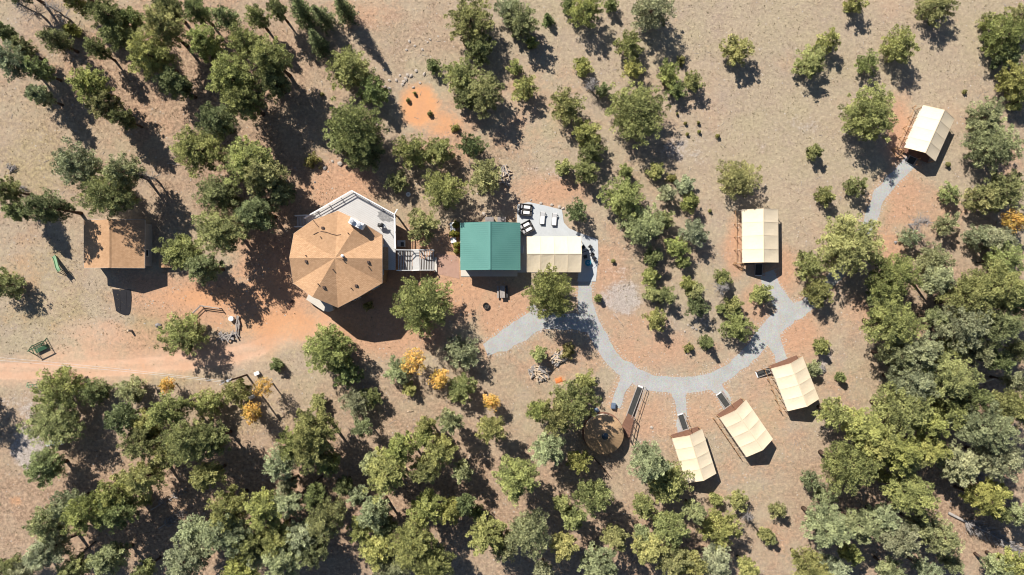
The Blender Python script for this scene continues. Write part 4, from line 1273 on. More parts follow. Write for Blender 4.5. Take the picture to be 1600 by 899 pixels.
    if ramp:
        end, xo, rl_, rw = ramp[:4]
        turn = ramp[4] if len(ramp) > 4 else 0
        e = 1 if end == 'A' else -1
        ys = e*(hy + deck_front)
        if turn:                     # ramp leaves sideways from the front corner
            base = Vector((turn*(hx - .35), ys - e*.55, 0)); d = Vector((turn, 0, 0)); sdv = Vector((0, 1, 0))
        else:
            base = Vector((xo, ys, 0)); d = Vector((0, e, 0)); sdv = Vector((1, 0, 0))
        A = base + Vector((0,0,fz)); B = base + d*rl_ + Vector((0,0,.10))
        rp = MB().beam(A - Vector((0,0,.09)), B - Vector((0,0,.09)), rw, .06)
        ro = rp.build('ramp', M['grey_wood'], root)
        MB().beam(A.lerp(B,.10), A.lerp(B,.93), rw-.26, .025).build('grip_mat', M['black_mat'], ro)
        MB().beam(A.lerp(B,.935), B, rw-.12, .03).build('ramp_lip', M['cushion'], ro)
        for q in (-1, 1):
            off = sdv*q*(rw/2-.04)
            MB().beam(A+off+Vector((0,0,.02)), B+off+Vector((0,0,.02)), .07, .07).build('kerb_strip', M['grey_wood'], ro)
        off = sdv*(rw/2+.06)
        hr = MB().beam(A+off+Vector((0,0,.8)), B+off+Vector((0,0,.8)), .05, .05)
        for t in (0.04,.5,.96):
            q = A.lerp(B,t)+off; hr.beam(Vector((q.x,q.y,0)), q+Vector((0,0,.78)), .05, .05)
        hr.build('hand_rail', M['wood'], ro)
    return root, hx, hy
EV, RG = 2.1, 3.4
tent('white canvas ridge tent at the upper right end of the path', 'ridge_tent', 'tent', [(1443.5,166),(1492,184.5),(1461.7,252),(1414,231.5)], EV, RG, 4, porch=(-1,-1), braces=(-1,), ramp=('B', 0.0, 1.2, 1.3))
tent('lone upright canvas ridge tent in the dry meadow, ridge running up and down', 'ridge_tent', 'tent', [(1160,327.5),(1216,327),(1216.3,410),(1161,411.5)], EV, RG, 4, porch=(-1,-1), braces=(-1,), ramp=('B', .35, 2.0, 1.25))
tent('right canvas ridge tent of the lower three, ramp leaving sideways', 'ridge_tent', 'tent', [(1204,574),(1255.5,559),(1279.5,624),(1232,642.5)], EV, RG, 4, braces=(-1,), ramp=('A', 0, 2.3, 1.1, -1), deck_front=.02)
tent('middle canvas ridge tent of the lower three, slanting to the right', 'ridge_tent', 'tent', [(1124.6,653),(1165.5,625),(1208.5,687),(1166,714)], EV, RG, 4, braces=(-1,), ramp=('A', -.15, 2.6, 1.1), deck_front=.02)
tent('left canvas ridge tent of the lower three, nearest the yurt', 'ridge_tent', 'tent', [(1048.5,684),(1099,671.5),(1118,741),(1074,754.5)], EV, RG, 4, braces=(), ramp=('A', .25, 2.7, 1.05), deck_front=.02)
canopy, kx, ky = tent('open cream canopy in four bays beside the green-roofed cabin', 'canopy', 'canopy', [(908,370),(908,425.5),(823,425.5),(823,370)], 2.3, 3.45, 4, walls=False)

# --- yurt
YC = W(943.5, 679, 2.0); YC.z = 0
yurt = empty('yurt', YC, 0, 'round tan yurt with dark roof dome half shaded by a big pine', 'yurt')
R = 3.0
MB().disc((0,0,.4), R-.12, 1.62, 48).build('canvas_wall', M['canvas_wall'], yurt)
NG = 36
ro_ = MB(); vs=[]; fs=[]
for k in range(NG):
    for half in range(2):
        t = 2*math.pi*(k+half/2)/NG
        lift = .012 if half == 0 else 0
        for r_, z_ in ((R+.04,1.98),(R*.6,2.62),(.55,3.36)):
            vs.append((r_*math.cos(t), r_*math.sin(t), z_+lift))
for k in range(2*NG):
    a, b = 3*k, 3*((k+1)%(2*NG))
    fs += [(a,b,b+1,a+1),(a+1,b+1,b+2,a+2)]
ro_.add(vs, fs); yr = ro_.build('roof', M['yurt'], yurt)
MB().ring((0,0,3.34), .50, .66, .12, 28).build('crown_ring', M['yurt'], yr)
dm = MB(); vs=[];fs=[]
for j,(r_,z_) in enumerate(((.56,3.42),(.45,3.56),(.25,3.66),(.04,3.69))):
    for k in range(20): vs.append((r_*math.cos(6.2832*k/20), r_*math.sin(6.2832*k/20), z_))
for j in range(3):
    for k in range(20): fs.append((j*20+k, j*20+(k+1)%20, (j+1)*20+(k+1)%20, (j+1)*20+k))
fs.append(tuple(range(60,80)))
dm.add(vs, fs); dm.build('dome', M['glass'], yurt, True)
MB().disc((0,0,.28), R+.15, .12, 40).build('platform', M['deck_brown'], yurt)
upd()
def yl(px, py, h=0): return W(px, py, h) - YC
a, b = yl(976,654,.4), yl(987,684,.4)
pts_ = [yl(981,646,.4), yl(991,652,.4), yl(983,686,.4), yl(966,676,.4)]
po = MB().prism([(p.x,p.y) for p in pts_], .26, .43).build('porch', M['siding'], yurt)
for k in range(7):
    p0 = pts_[0].lerp(pts_[3], (k+.5)/7); p1 = pts_[1].lerp(pts_[2], (k+.5)/7)
    MB().beam((p0.x,p0.y,.445),(p1.x,p1.y,.445),.5,.03).build('deck_board', M['deck_brown'], po)
rl = MB()
rp_ = [yl(991,652), yl(998,663), yl(991,687)]
for q in (pts_[1], pts_[2]): pass
r0, r1 = yl(990.5,653,.4), yl(983,687,.4)
for t in (0,.33,.66,1):
    q = r0.lerp(r1,t); rl.beam((q.x,q.y,.0),(q.x,q.y,1.5),.09,.09)
rl.beam((r0.x,r0.y,1.47),(r1.x,r1.y,1.47),.1,.07); rl.beam((r0.x,r0.y,.95),(r1.x,r1.y,.95),.06,.08)
rl.build('porch_rail', M['rust'], yurt)
rp = empty('ramp', W(991, 626.5), 0, 'long dark ramp with pale edges beside the path to the yurt', 'ramp')
upd()
A = W(982.5,652,.4)-rp.location; B = W(1001,602.5,.08)-rp.location
A.z=.42; B.z=.10
MB().beam(A-Vector((0,0,.08)),B-Vector((0,0,.08)),1.0,.06).build('ramp_deck', M['grey_wood'], rp)
MB().beam(A.lerp(B,.01),A.lerp(B,.93),.72,.03).build('grip_mat', M['black_mat'], rp)
MB().beam(A.lerp(B,.945),A.lerp(B,.99),.9,.03).build('ramp_lip', M['cushion'], rp)
sd_ = (B-A).cross(Vector((0,0,1))).normalized()
for q in (-1,1):
    MB().beam(A+sd_*q*.45+Vector((0,0,.03)),B+sd_*q*.45+Vector((0,0,.03)),.09,.09).build('kerb_strip', M['grey_wood'], rp)
hr = MB()
for zz in (.45,.85): hr.beam(A+sd_*.75+Vector((0,0,zz)),B+sd_*.75+Vector((0,0,zz)),.05,.05)
for t in (0,.33,.66,1):
    q = A.lerp(B,t)+sd_*.75; hr.beam((q.x,q.y,0),(q.x,q.y,q.z+.85),.06,.06)
hr.build('hand_rail', M['grey_wood'], rp)
for i,(px,py,w_,c_) in enumerate(((931,641,.8,'blue-grey tarp bundle'),(958,634,.9,'blue-grey lidded crate'))):
    g = put('bundle' if i == 0 else 'crate', px, py, 0, .4+i, f"{c_} in the shade {'left' if i==0 else 'right'} above the round yurt", 'bundle' if i == 0 else 'crate')
    MB().box((0,0,.3),(w_,.7,.6)).build('body', M['slate'], g, bevel=.14 if i == 0 else .04)
    MB().box((0,0,.62),(w_*.7,.5,.12)).build('lid', M['slate'], g, bevel=.04)
pl_ = put('leaning_pole', 948, 738, 0, 0, 'dark forked pole lying just below the round yurt', 'pole')
MB().path([(-2.3,2.6,.12),(0,0,.12),(.75,-.95,.12)],[.09,.08,.05],6).build('stem', M['bark'], pl_)
MB().path([(.1,-.1,.1),(-.45,-.95,.1),(-.4,-1.6,.08)],[.05,.04,.02],5).build('fork', M['bark'], pl_)

# --- patio furniture
def chaise(label, px, py, rz, group, cush, frame, wd=.72, ln=1.95, flat=True):
    g = put('lounge_chair', px, py, .06, rz, label, 'lounge chair', group)
    fr = MB()
    for s in (-1,1): fr.box((s*wd/2,0,.30),(.06,ln,.06))
    for y in (-ln/2,ln/2-.03): fr.box((0,y,.30),(wd-.06,.06,.06))
    fr.build('frame', frame, g)
    MB().box((0,-ln*.16,.38),(wd-.05,ln*.62,.11)).build('seat_cushion', cush, g, bevel=.02)
    MB().box((0,ln*.32,.50),(wd-.05,ln*.36,.11),0,math.radians(24)).build('back_cushion', cush, g, bevel=.02)
    for s in (-1,1):
        for y in (-ln/2+.1,ln/2-.1): MB().box((s*(wd/2-.03),y,.135),(.06,.06,.27)).build('leg', frame, g)
    return g
chaise('left white lounge chair of the pair lying parallel on the patio', 847.5, 341.5, math.radians(-4), 'white lounge chairs on the patio', M['cushion'], M['dark_metal'])
chaise('right white lounge chair of the pair lying parallel on the patio', 866, 343.5, math.radians(-4), 'white lounge chairs on the patio', M['cushion'], M['dark_metal'])
def loveseat(label, px, py, rz, group):
    g = put('loveseat', px, py, .06, rz, label, 'loveseat', group)
    MB().box((0,0,.17),(2.0,1.7,.22)).build('base', M['wicker'], g, bevel=.03)
    for s in (-1,1):
        MB().box((.16,s*.42,.36),(1.0,.50,.16)).build('seat_cushion', M['cushion'], g, bevel=.04)
        MB().box((-.72,s*.43,.45),(.36,.56,.16),0,0,math.radians(-30)).build('pillow', M['grey_cushion'], g, bevel=.05)
    MB().box((-.97,0,.48),(.12,1.7,.62)).build('backrest', M['wicker'], g)
    for s in (-1,1): MB().box((0,s*.86,.38),(1.9,.1,.42)).build('armrest', M['wicker'], g)
    MB().box((.2,0,.35),(1.5,.14,.3)).build('divider', M['wicker'], g)
    return g
loveseat('upper dark wicker loveseat with two pale cushions at the patio corner', 821.5, 328.5, math.radians(-6), 'loveseats on the patio')
loveseat('lower tilted dark wicker loveseat with two pale cushions beside the cabin', 823, 356, math.radians(28), 'loveseats on the patio')
def chair(label, px, py, rz, group):
    g = put('folding_chair', px, py, .06, rz, label, 'chair', group)
    MB().box((0,0,.43),(.48,.46,.04)).build('seat', M['dark_metal'], g)
    MB().box((0,.26,.70),(.48,.04,.42),0,math.radians(-12)).build('backrest', M['dark_metal'], g)
    for s in (-1,1):
        MB().beam((s*.22,-.25,0),(s*.22,.28,.88),.045,.045).build('leg', M['dark_metal'], g)
        MB().beam((s*.24,.28,0),(s*.24,-.22,.62),.045,.045).build('leg', M['dark_metal'], g)
        MB().box((s*.26,0,.62),(.05,.5,.03)).build('armrest', M['dark_metal'], g)
cl = ['dark chair close to the canopy\'s right end, upper left one', 'dark chair standing apart on pale paving right of the canopy', 'dark chair above the blue water tub', 'dark chair right of the blue water tub', 'dark chair beside the canopy just left above the blue tub']
for lab, (px, py, rz) in zip(cl, ((911,387,.7),(922,386,2.4),(925,399,-.5),(929,406,1.9),(914,402,.2))):
    chair(lab, px, py, rz, 'chairs right of the canopy')
MBt = put('stick_table', 918, 391, .06, .7, 'thin dark folding table frame among the chairs right of the canopy', 'table')
MB().beam((-1.0,.3,.5),(.5,-.3,.5),.12,.05).beam((.3,-.2,.5),(.75,.25,.5),.1,.05).build('top_bar', M['dark_metal'], MBt)
for x in (-.9,.4): MB().box((x,.25 if x<0 else -.25,.25),(.05,.05,.5)).build('leg', M['dark_metal'], MBt)
g = put('water_tub', 918.5, 411, .06, 0, 'round blue water tub at the right end of the canopy', 'tub')
MB().ring((0,0,0), .40, .48, .5, 24).build('rim', M['blue'], g); MB().disc((0,0,.03), .39, .36, 24).build('water', M['blue'], g); MB().ring((0,0,.41), .15, .2, .02, 20).build('float_ring', M['tank'], g)
hs = MB(); pp=[]
for k in range(13):
    t = -2.2 + 3.0*k/12; pp.append((.95*math.cos(t), 1.0*math.sin(t), .03))
hs.path(pp,[.03]*13,5); h_ = hs.build('garden_hose', M['tank']); h_.location = W(924,409)+Vector((0,0,.06))
tag(h_, 'pale curved hose lying beside the blue water tub', 'hose')
g = put('picnic_table', 785, 456, 0, math.radians(2), 'grey wooden picnic table in front of the green-roofed cabin', 'picnic table')
for k in range(5): MB().box((-.32+k*.16,0,.74),(.145,1.9,.04)).build('top_plank', M['grey_wood'], g)
for s in (-1,1):
    for k in range(2): MB().box((s*(.62+k*.15),0,.44),(.135,1.9,.04)).build('bench_plank', M['dark_metal'] if s>0 else M['grey_wood'], g)
    MB().beam((-.62,s*.7,0),(.1,s*.7,.71),.06,.09).build('leg', M['dark_metal'], g)
    MB().beam((.62,s*.7-.065,0),(-.1,s*.7-.065,.71),.06,.09).build('leg', M['dark_metal'], g)
    MB().beam((-.8,s*.7+.07,.40),(.8,s*.7+.07,.40),.05,.05).build('crossbar', M['dark_metal'], g)
g = put('fire_pit', 759.5, 478, 0, 0, 'round rusty steel fire ring on bare soil below the cabin', 'fire pit')
MB().ring((0,0,0), .42, .50, .38, 24).build('steel_ring', M['rust'], g); MB().disc((0,0,.0), .42, .1, 20).build('ash', M['ash'], g)
for a_ in (0.3,1.5,2.6): MB().beam((-.3*math.cos(a_),-.3*math.sin(a_),.16),(.3*math.cos(a_),.3*math.sin(a_),.2),.08,.08).build('burnt_log', M['ash'], g)

# --- yard things on the left
def slat_swing(px, py, rz):
    g = put('garden_swing', px, py, 0, rz, 'green slatted garden swing with dark frame standing by the dirt road', 'swing')
    for k in range(7): MB().box((0,-.55+k*.19,.5+.02*k),(2.2,.13,.05)).build('seat_slat', M['play_green'], g)
    for k in range(4): MB().box((0,.80,.62+k*.16),(2.2,.05,.12)).build('back_slat', M['play_green'], g)
    for s in (-1,1):
        f = MB()
        f.beam((s*1.5,-.95,0),(s*1.25,.1,1.95),.11,.11).beam((s*1.5,1.15,0),(s*1.25,.1,1.95),.11,.11).beam((s*1.44,-.6,.6),(s*1.44,.85,.6),.09,.09)
        f.build('side_frame', M['play_green'], g)
        MB().beam((s*1.0,0,.6),(s*1.0,.1,1.9),.035,.035).build('hanger', M['dark_metal'], g)
    MB().beam((-1.45,.1,2.0),(1.45,.1,2.0),.13,.13).build('top_beam', M['play_green'], g)
slat_swing(66, 543, math.radians(26))
bpy.data.objects['garden_swing'].scale = (.86, .86, .86)
g = put('playground_slide', 97, 415, 0, math.radians(-52), 'pale green playground slide with dark ladder left of the shed', 'slide')
sl = MB()
prof = [(-1.9,.18),(-1.5,.22),(-.6,.75),(.3,1.35),(.75,1.5),(1.1,1.5)]
for (x0,z0),(x1,z1) in zip(prof[:-1],prof[1:]): sl.beam((x0,0,z0),(x1,0,z1),.5,.04)
so = sl.build('chute', M['slide_green'], g)
for s in (-1,1):
    e_ = MB()
    for (x0,z0),(x1,z1) in zip(prof[:-1],prof[1:]): e_.beam((x0,s*.27,z0+.1),(x1,s*.27,z1+.1),.05,.22)
    e_.build('chute_edge', M['slide_green'], so)
    MB().beam((1.1,s*.3,1.9),(1.75,s*.45,0),.07,.07).build('ladder_rail', M['dark_metal'], g)
    MB().beam((.6,s*.3,1.4),(.45,s*.5,0),.06,.06).build('leg', M['dark_metal'], g)
for k in range(4):
    t=(k+1)/5; MB().beam((1.1+.65*t*.9,-.4,1.55*(1-t)),(1.1+.65*t*.9,.4,1.55*(1-t)),.06,.05).build('rung', M['dark_metal'], g)
g = put('garden_arch', 55, 601, 0, math.radians(-12), 'small pale green arch frame beside the dirt road and big pine', 'arch')
ar = MB(); vs_=[]
for s in (-1,1):
    pp=[(-.75*math.cos(t_),s*.25,.9*math.sin(t_)+.5) for t_ in np.linspace(0,math.pi,9)]
    ar.path([(-.75,s*.25,0)]+pp+[(.75,s*.25,0)],[.045]*11,5)
ao = ar.build('hoop', M['slide_green'], g)
for t_ in np.linspace(.3,math.pi-.3,5):
    MB().beam((-.75*math.cos(t_),-.25,.9*math.sin(t_)+.5),(-.75*math.cos(t_),.25,.9*math.sin(t_)+.5),.1,.03).build('slat', M['slide_green'], ao)
g = put('storage_tank', 91, 690, 0, math.radians(8), 'bluish white storage tank half hidden below the large pine', 'tank')
tk_ = MB(); tk_.tube((-1.15,0,.75),(1.15,0,.75),.5,.5,20)
for s in (-1,1): tk_.tube((s*1.15,0,.75),(s*1.42,0,.75),.5,.2,20)
tk_.build('tank_body', M['tank'], g, True)
for x in (-.7,.7): MB().box((x,0,.16),(.16,.8,.32)).build('saddle', M['concrete'], g)
MB().disc((0,0,1.22),.14,.16,14).build('valve_dome', M['grey_metal'], g)
for x in (-.62,.62):
    b_ = MB(); b_.ring((0,0,0),.5,.515,.06,24); bo_ = b_.build('band', M['grey_metal'], g); bo_.rotation_euler=(0,math.pi/2,0); bo_.location=(x,0,.75)

# rail fence corner and the stone-and-timber heap
g = put('rail_fence', 315, 478, 0, 0, 'weathered rail fence corner beside the stone-and-timber heap', 'fence')
upd()
def gl(px,py): return W(px,py)-g.location
for (a_,b_) in (((292,501),(316,478)),((317,478),(346,482))):
    for z_ in (.45,.8):
        p0,p1=gl(*a_),gl(*b_); p0.z=p1.z=z_
        MB().tube(p0,p1,.075,.06,7).build('rail', M['grey_wood'], g)
for q in ((292,501),(316,478),(346,482)):
    p0=gl(*q); MB().tube((p0.x,p0.y,0),(p0.x,p0.y,1.05),.09,.08,7).build('post', M['grey_wood'], g)
random.seed(3)
g = put('wood_heap', 362, 520, 0, 0, 'heap of stones and grey timber beside the dirt road', 'heap')
upd()
for k in range(26):
    t = k/25
    px = 345 + 28*min(1,t*1.6) + random.uniform(-3,3) if t < .62 else 373 + random.uniform(-3,3)
    py = 527 - 6*t + random.uniform(-4,4) if t < .62 else 522 - 26*(t-.62)/.38 + random.uniform(-3,3)
    p0 = W(px,py)-g.location; a_ = random.uniform(0,3.14) if t < .62 else random.uniform(1.2,1.9)
    L_ = random.uniform(.35,.8); z_ = random.uniform(.08,.35)
    d_ = Vector((math.cos(a_)*L_,math.sin(a_)*L_,random.uniform(-.05,.05)))
    r_ = random.uniform(.06,.13)
    MB().tube(p0-d_+Vector((0,0,z_+r_)),p0+d_+Vector((0,0,z_+r_)),r_,r_*.85,7).build('timber', M['grey_wood'], g)
def rock_mesh(name, r, seed, mat):
    bm = bmesh.new(); bmesh.ops.create_icosphere(bm, subdivisions=1, radius=r)
    rr = random.Random(seed)
    for v in bm.verts: v.co *= rr.uniform(.72,1.2); v.co.z *= .62
    me = bpy.data.meshes.new(name); bm.to_mesh(me); bm.free(); me.materials.append(mat); return me
ROCKS = [rock_mesh('rock', .5, s, M['stone']) for s in range(5)] + [rock_mesh('rock', .5, s+9, M['grey_stone']) for s in range(3)]
for k in range(9):
    t = k/8; px = 340+33*t; py = 527-5*t+random.uniform(-4,4)
    o = bpy.data.objects.new('stone', ROCKS[5+k%3]); COL.objects.link(o); o.parent = g
    o.location = W(px,py)-g.location+Vector((0,0,.12)); o.scale=[random.uniform(.4,.8)]*3; o.rotation_euler=(0,0,k)
g = put('drum_lid', 363, 498, 0, 0, 'round white tub standing beside the stone-and-timber heap', 'tub')
MB().ring((0,0,0),.32,.4,.62,22).build('tub_wall', M['white_paint'], g); MB().disc((0,0,.5),.33,.1,22).build('tub_lid', M['white_paint'], g)
for px,py,lab in ((248,509,'dark boulder in olive grass beside the pine by the road'),(206,517,'leaning grey stump in olive grass nearest the dirt road')):
    if px==248:
        o=bpy.data.objects.new('boulder',ROCKS[6]); COL.objects.link(o); o.location=W(px,py)+Vector((0,0,.2)); o.scale=(1.1,.9,1.3); tag(o,lab,'rock')
    else:
        g=put('stump',px,py,0,.3,lab,'stump'); MB().tube((0,0,0),(-.1,.12,.95),.2,.15,9).build('stem',M['grey_wood'],g); MB().disc((-.1,.12,.95),.15,.012,9).build('cut_face',M['log_end'],g)

# firewood heaps, each split log its own piece
def firewood(px, py, rx, ry, n, label, seed, dirs, fresh):
    r_ = random.Random(seed)
    g = put('firewood_heap', px, py, 0, 0, label, 'firewood', 'firewood heaps')
    meshes = [MB().tube((-.5,0,0),(.5,0,0),.5,.5,6).mesh('split_log', m_) for m_ in (M['log_end'], M['grey_wood'], M['dead_wood'])]
    for k in range(n):
        a_ = r_.uniform(0,6.28); q = math.sqrt(r_.random())
        me = meshes[0 if r_.random() < fresh else r_.choice((1,2))]
        o = bpy.data.objects.new('split_log', me); COL.objects.link(o); o.parent = g
        hz = .55*(1-q*q)
        o.location=(rx*q*math.cos(a_), ry*q*math.sin(a_), .1+hz*r_.random()+.05)
        o.rotation_euler=(0, r_.uniform(-.3,.3), dirs+r_.gauss(0,.6))
        t_ = r_.uniform(.13,.24); o.scale=(r_.uniform(.6,1.25), t_, t_)
firewood(842, 583, 1.6, 1.1, 75, 'left firewood heap with long pale splits fanning out', 4, 2.2, .35)
firewood(873, 560, 1.2, .95, 55, 'right firewood heap under the rounded olive bush', 5, .7, .25)
firewood(789, 276, .75, 1.5, 55, 'whitish heap of bleached branches right of a broad pine', 8, -1.0, .3)
g = put('orange_tarp', 873, 594, 0, .3, 'crumpled orange tarp beside the big pine above the yurt', 'tarp')
tp = MB(); vs_=[]
for i in range(7):
    for j in range(7): vs_.append((-.55+i*.18+random.uniform(-.05,.05), -.4+j*.13+random.uniform(-.04,.04), .03+random.uniform(0,.16)*(1 if 0<i<6 and 0<j<6 else .1)))
tp.add(vs_,[(i*7+j,(i+1)*7+j,(i+1)*7+j+1,i*7+j+1) for i in range(6) for j in range(6)])
tp.build('tarp_sheet', M['orange_tarp'], g, True)

# rocks lying about
def rocks(spots, label, group, mats):
    for i,(px,py,r_) in enumerate(spots):
        o = bpy.data.objects.new('rock', ROCKS[mats[i%len(mats)]]); COL.objects.link(o)
        o.location = W(px,py)+Vector((0,0,r_*.15)); o.scale=(2*r_,1.7*r_,1.8*r_); o.rotation_euler=(0,0,i*1.7)
        tag(o, label[i] if isinstance(label, list) else label, 'rock', group)
rocks([(608,126,.3),(619,126,.32),(631,128,.35),(634,124,.4),(629,132,.3),(637,118,.35),(643,119,.38),(650,111,.34),(663,116,.36),(656,130,.25),(625,118,.25),(608,138,.35),(602,136,.25),(646,137,.28),(640,65,.3),(648,72,.25),(660,78,.28),(635,78,.26),(672,62,.25),(668,66,.2),(600,110,.2)],
      'pale rock scattered on the bare ground up and left of the orange soil patch', 'rocks above the orange patch', (0,1,2,3,4))
rocks([(531,256,.5),(508,263,.42),(492,285,.2),(520,252,.3)], ['pale rock near the bush above the pleated-roof house','dark grey rock below the pale rock above the pleated-roof house','small dark rock alone on reddish soil above the pleated-roof house','small rock left of the pale rock above the pleated-roof house'], 'rocks above the house', (0,5,6,1))
rocks([(862,320,.3),(874,324,.35),(880,326,.3),(858,272,.2),(845,318,.3),(905,348,.22),(830,313,.2),(888,332,.25)], ['pale stone above the white lounge chairs at the patio edge','largest pale stone on the patio\'s upper right edge','pale stone at the patio\'s upper right corner','pale stone in reddish scrub well above the patio','pale stone at the patio edge above the left lounge chair','small pale stone beside the dark pine right of the patio','small pale stone above the upper loveseat','pale stone right of the patio\'s upper right corner'], 'stones edging the patio', (1,2,3))
rocks([(1082,512,.3),(1075,508,.22),(1088,515,.25),(1070,518,.2)], ['largest stone in the rocky spot inside the path\'s curve','uppermost stone in the rocky spot inside the path\'s curve','rightmost stone in the rocky spot inside the path\'s curve','leftmost grey stone in the rocky spot inside the path\'s curve'], 'stones inside the curve', (0,3,6))
rocks([(1018,668,.3),(1399,379,.35),(1121,743,.2),(1508,630,.35),(748,262,.3),(756,335,.4)], ['lone pale stone right of the yurt\'s ramp','lone grey stone beside the path below the upper right tent','tiny dark stone right of the left tent of the lower three','lone stone in the right wood by the dark pine','lone grey stone between two pines above the cabin','lone pale stone above the green-roofed cabin\'s left side'], 'lone stones', (2,5,0))

# utility pole and its wires
g = put('utility_pole', 386, 585, 0, 0, 'dark utility pole with crossarm at the road\'s south edge', 'utility pole')
g.location = W(352,597,8.0); g.location.z = 0
MB().tube((0,0,0),(0,0,8.1),.15,.11,9).build('pole', M['bark'], g)
MB().box((0,0,7.75),(.1,2.0,.12),math.radians(-62)).build('crossarm', M['grey_wood'], g)
for s in (-1,0,1): MB().disc((s*.78,s*.42,7.8),.06,.2,8).build('insulator', M['white_paint'], g)
MB().disc((.24,.12,7.1),.2,.75,12).build('transformer', M['grey_metal'], g)
for i,(dy,ey) in enumerate(((-3.5,558),(3.5,563))):
    p0=W(352,597+dy*.3,7.9); p1=W(-60,ey-4,7.6)
    wr=MB(); pts_=[]
    for k in range(13):
        t=k/12; q=p0.lerp(p1,t); q.z-=1.3*4*t*(1-t); pts_.append(q)
    wr.path(pts_,[.02]*13,5)
    tag(wr.build('power_line',M['wire']),f"pale {'upper' if i==0 else 'lower'} power line of two running left from the utility pole",'wire','power lines over the dirt road')
for px,py,lab in ((403,583,'white boxed object among shrubs right of the utility pole'),(395,620,'small white box in shade between the two yellow aspens')):
    g=put('white_box',px,py,0,.4,lab,'box'); MB().box((0,0,.3),(.75,.5,.5)).build('box_body',M['white_paint'],g,bevel=.05); MB().box((0,0,.57),(.8,.55,.06)).build('lid',M['white_paint'],g)
g=put('plank_board',454,476,0,math.radians(60),'brown plank board lying in tree shade left of the house','board'); 
for k in range(3): MB().box((0,-.16+k*.16,.06),(1.7-.2*k,.14,.06)).build('plank',M['deck_brown'],g)

# fallen trees and logs
def fallen(label, a, b, r, mat, branches=0, seed=1, blen=1.6, cat='fallen tree'):
    r_ = random.Random(seed)
    A=W(*a); B=W(*b)
    g=empty('fallen_tree' if branches else 'fallen_log',A,0,label,cat)
    d=B-A
    MB().path([Vector((0,0,r)),d*.5+Vector((0,0,r+.1)),d+Vector((0,0,r*.7+.1))],[r,r*.75,r*.35],8).build('trunk',mat,g,True)
    if branches:
        sdv=d.cross(Vector((0,0,1))).normalized(); dn=d.normalized()
        br=MB()
        for k in range(branches):
            t=r_.uniform(.22,1); sgn=r_.choice((-1,1)); L_=blen*(1.15-.75*t)*r_.uniform(.6,1.1)
            p0=d*t+Vector((0,0,r*(1.2-t)+.15))
            up=r_.uniform(-.05,.6)
            p1=p0+(sdv*sgn*.75+dn*.35+Vector((0,0,up)))*L_*.6; p2=p0+(sdv*sgn*.8+dn*.75+Vector((0,0,up*.7)))*L_
            br.path([p0,p1,p2],[.06,.045,.02],4)
            for j in range(7):
                q=p0.lerp(p1,r_.uniform(.3,1)) if j%2 else p1.lerp(p2,r_.uniform(0,.9))
                br.tube(q,q+Vector((r_.gauss(0,1),r_.gauss(0,1),r_.gauss(0,.5)))*.22,.025,.012,3,cap=False)
        br.build('branches',mat,g,True)
fallen('grey fallen tree with bare whorled branches at the lower right',(1481,801),(1592,858),.22,M['dead_wood'],150,1,1.9)
fallen('short split log in the right-hand wood below the dark pine',(1521,600),(1551,592),.26,M['log_end'],0,cat='log')
fallen('thin bare fallen stem at the right edge in the lower wood',(1578,785),(1612,803),.13,M['dead_wood'],0,cat='log')
fallen('thin pale log at the lower right bottom edge',(1448,886),(1482,905),.14,M['dead_wood'],0,cat='log')
fallen('long thin fallen trunk at the lower left',(150,846),(96,889),.11,M['bark'],14,4,.9)
fallen('dark fallen trunk between pines in the lower middle wood',(505,743),(452,785),.14,M['bark'],16,5,1.0)
fallen('pale bare fallen branch left of centre in the lower left wood',(237,796),(292,764),.08,M['dead_wood'],30,6,1.1)
fallen('dead grey branch pile under pines right of the pale fallen branch',(248,826),(292,798),.07,M['dead_wood'],34,7,1.2)
fallen('short pale stick on open soil below the yellow aspens',(636,643),(646,642),.07,M['log_end'],0,cat='log')
fallen('grey brushy branch pile beside the right tent of the lower three',(1279,566),(1283,582),.05,M['dead_wood'],26,9,1.0)
fallen('grey fallen branch at the shed\'s upper right near bare tree',(262,256),(283,258),.06,M['grey_wood'],0,cat='log')
fallen('bleached white branch at the left side in pale grass',(28,290),(41,302),.08,M['dead_wood'],12,11,1.2)
fallen('bleached white snag lying left of the dark pine at left',(16,272),(20,260),.08,M['dead_wood'],18,12,1.2)
fallen('dead grey brush in the right wood beside the sparse pine',(1500,622),(1518,645),.06,M['dead_wood'],30,13,1.4)
fallen('bare grey branches in the right wood above the fallen tree',(1510,735),(1545,756),.08,M['dead_wood'],36,14,1.5)
fallen('thin dark log in the right wood near the yellow aspen',(1525,410),(1590,412),.07,M['bark'],8,15,.8)
fallen('thin grey pole leaning on dry ground inside the loop path',(958,490),(974,510),.05,M['grey_wood'],0,cat='log')

# ------------------------------------------------------------------ dry grass, litter and pebbles nobody could count
rng = np.random.default_rng(21)
def scatter_points(n, weight):
    px = rng.uniform(-60, 1660, n * 3); py = rng.uniform(-40, 940, n * 3)
    keep = np.ones(len(px), bool)
    for pts, wid in PATHS.values():
        keep &= seg_dist(px, py, pts) > 17
    rd = seg_dist(px, py, ROAD); keep &= (rd > 24) | (rng.random(len(px)) < .04)
    for x0, y0, x1, y1 in ((450,325,625,490),(715,345,818,436),(805,316,936,445),(135,340,245,432),(618,388,684,425)):
        keep &= ~((px > x0) & (px < x1) & (py > y0) & (py < y1))
    keep &= soft_ellipse(px, py, 660, 172, 44, 44) < .5
    clump = 0.5 + 0.5 * np.sin(px * .031 + 1.7 * np.sin(py * .023)) * np.sin(py * .037 + 1.3 * np.sin(px * .019))
    keep &= rng.random(len(px)) < weight * (.35 + .65 * clump)
    px, py = px[keep][:n], py[keep][:n]
    return (px - 800) * S, (449.5 - py) * S
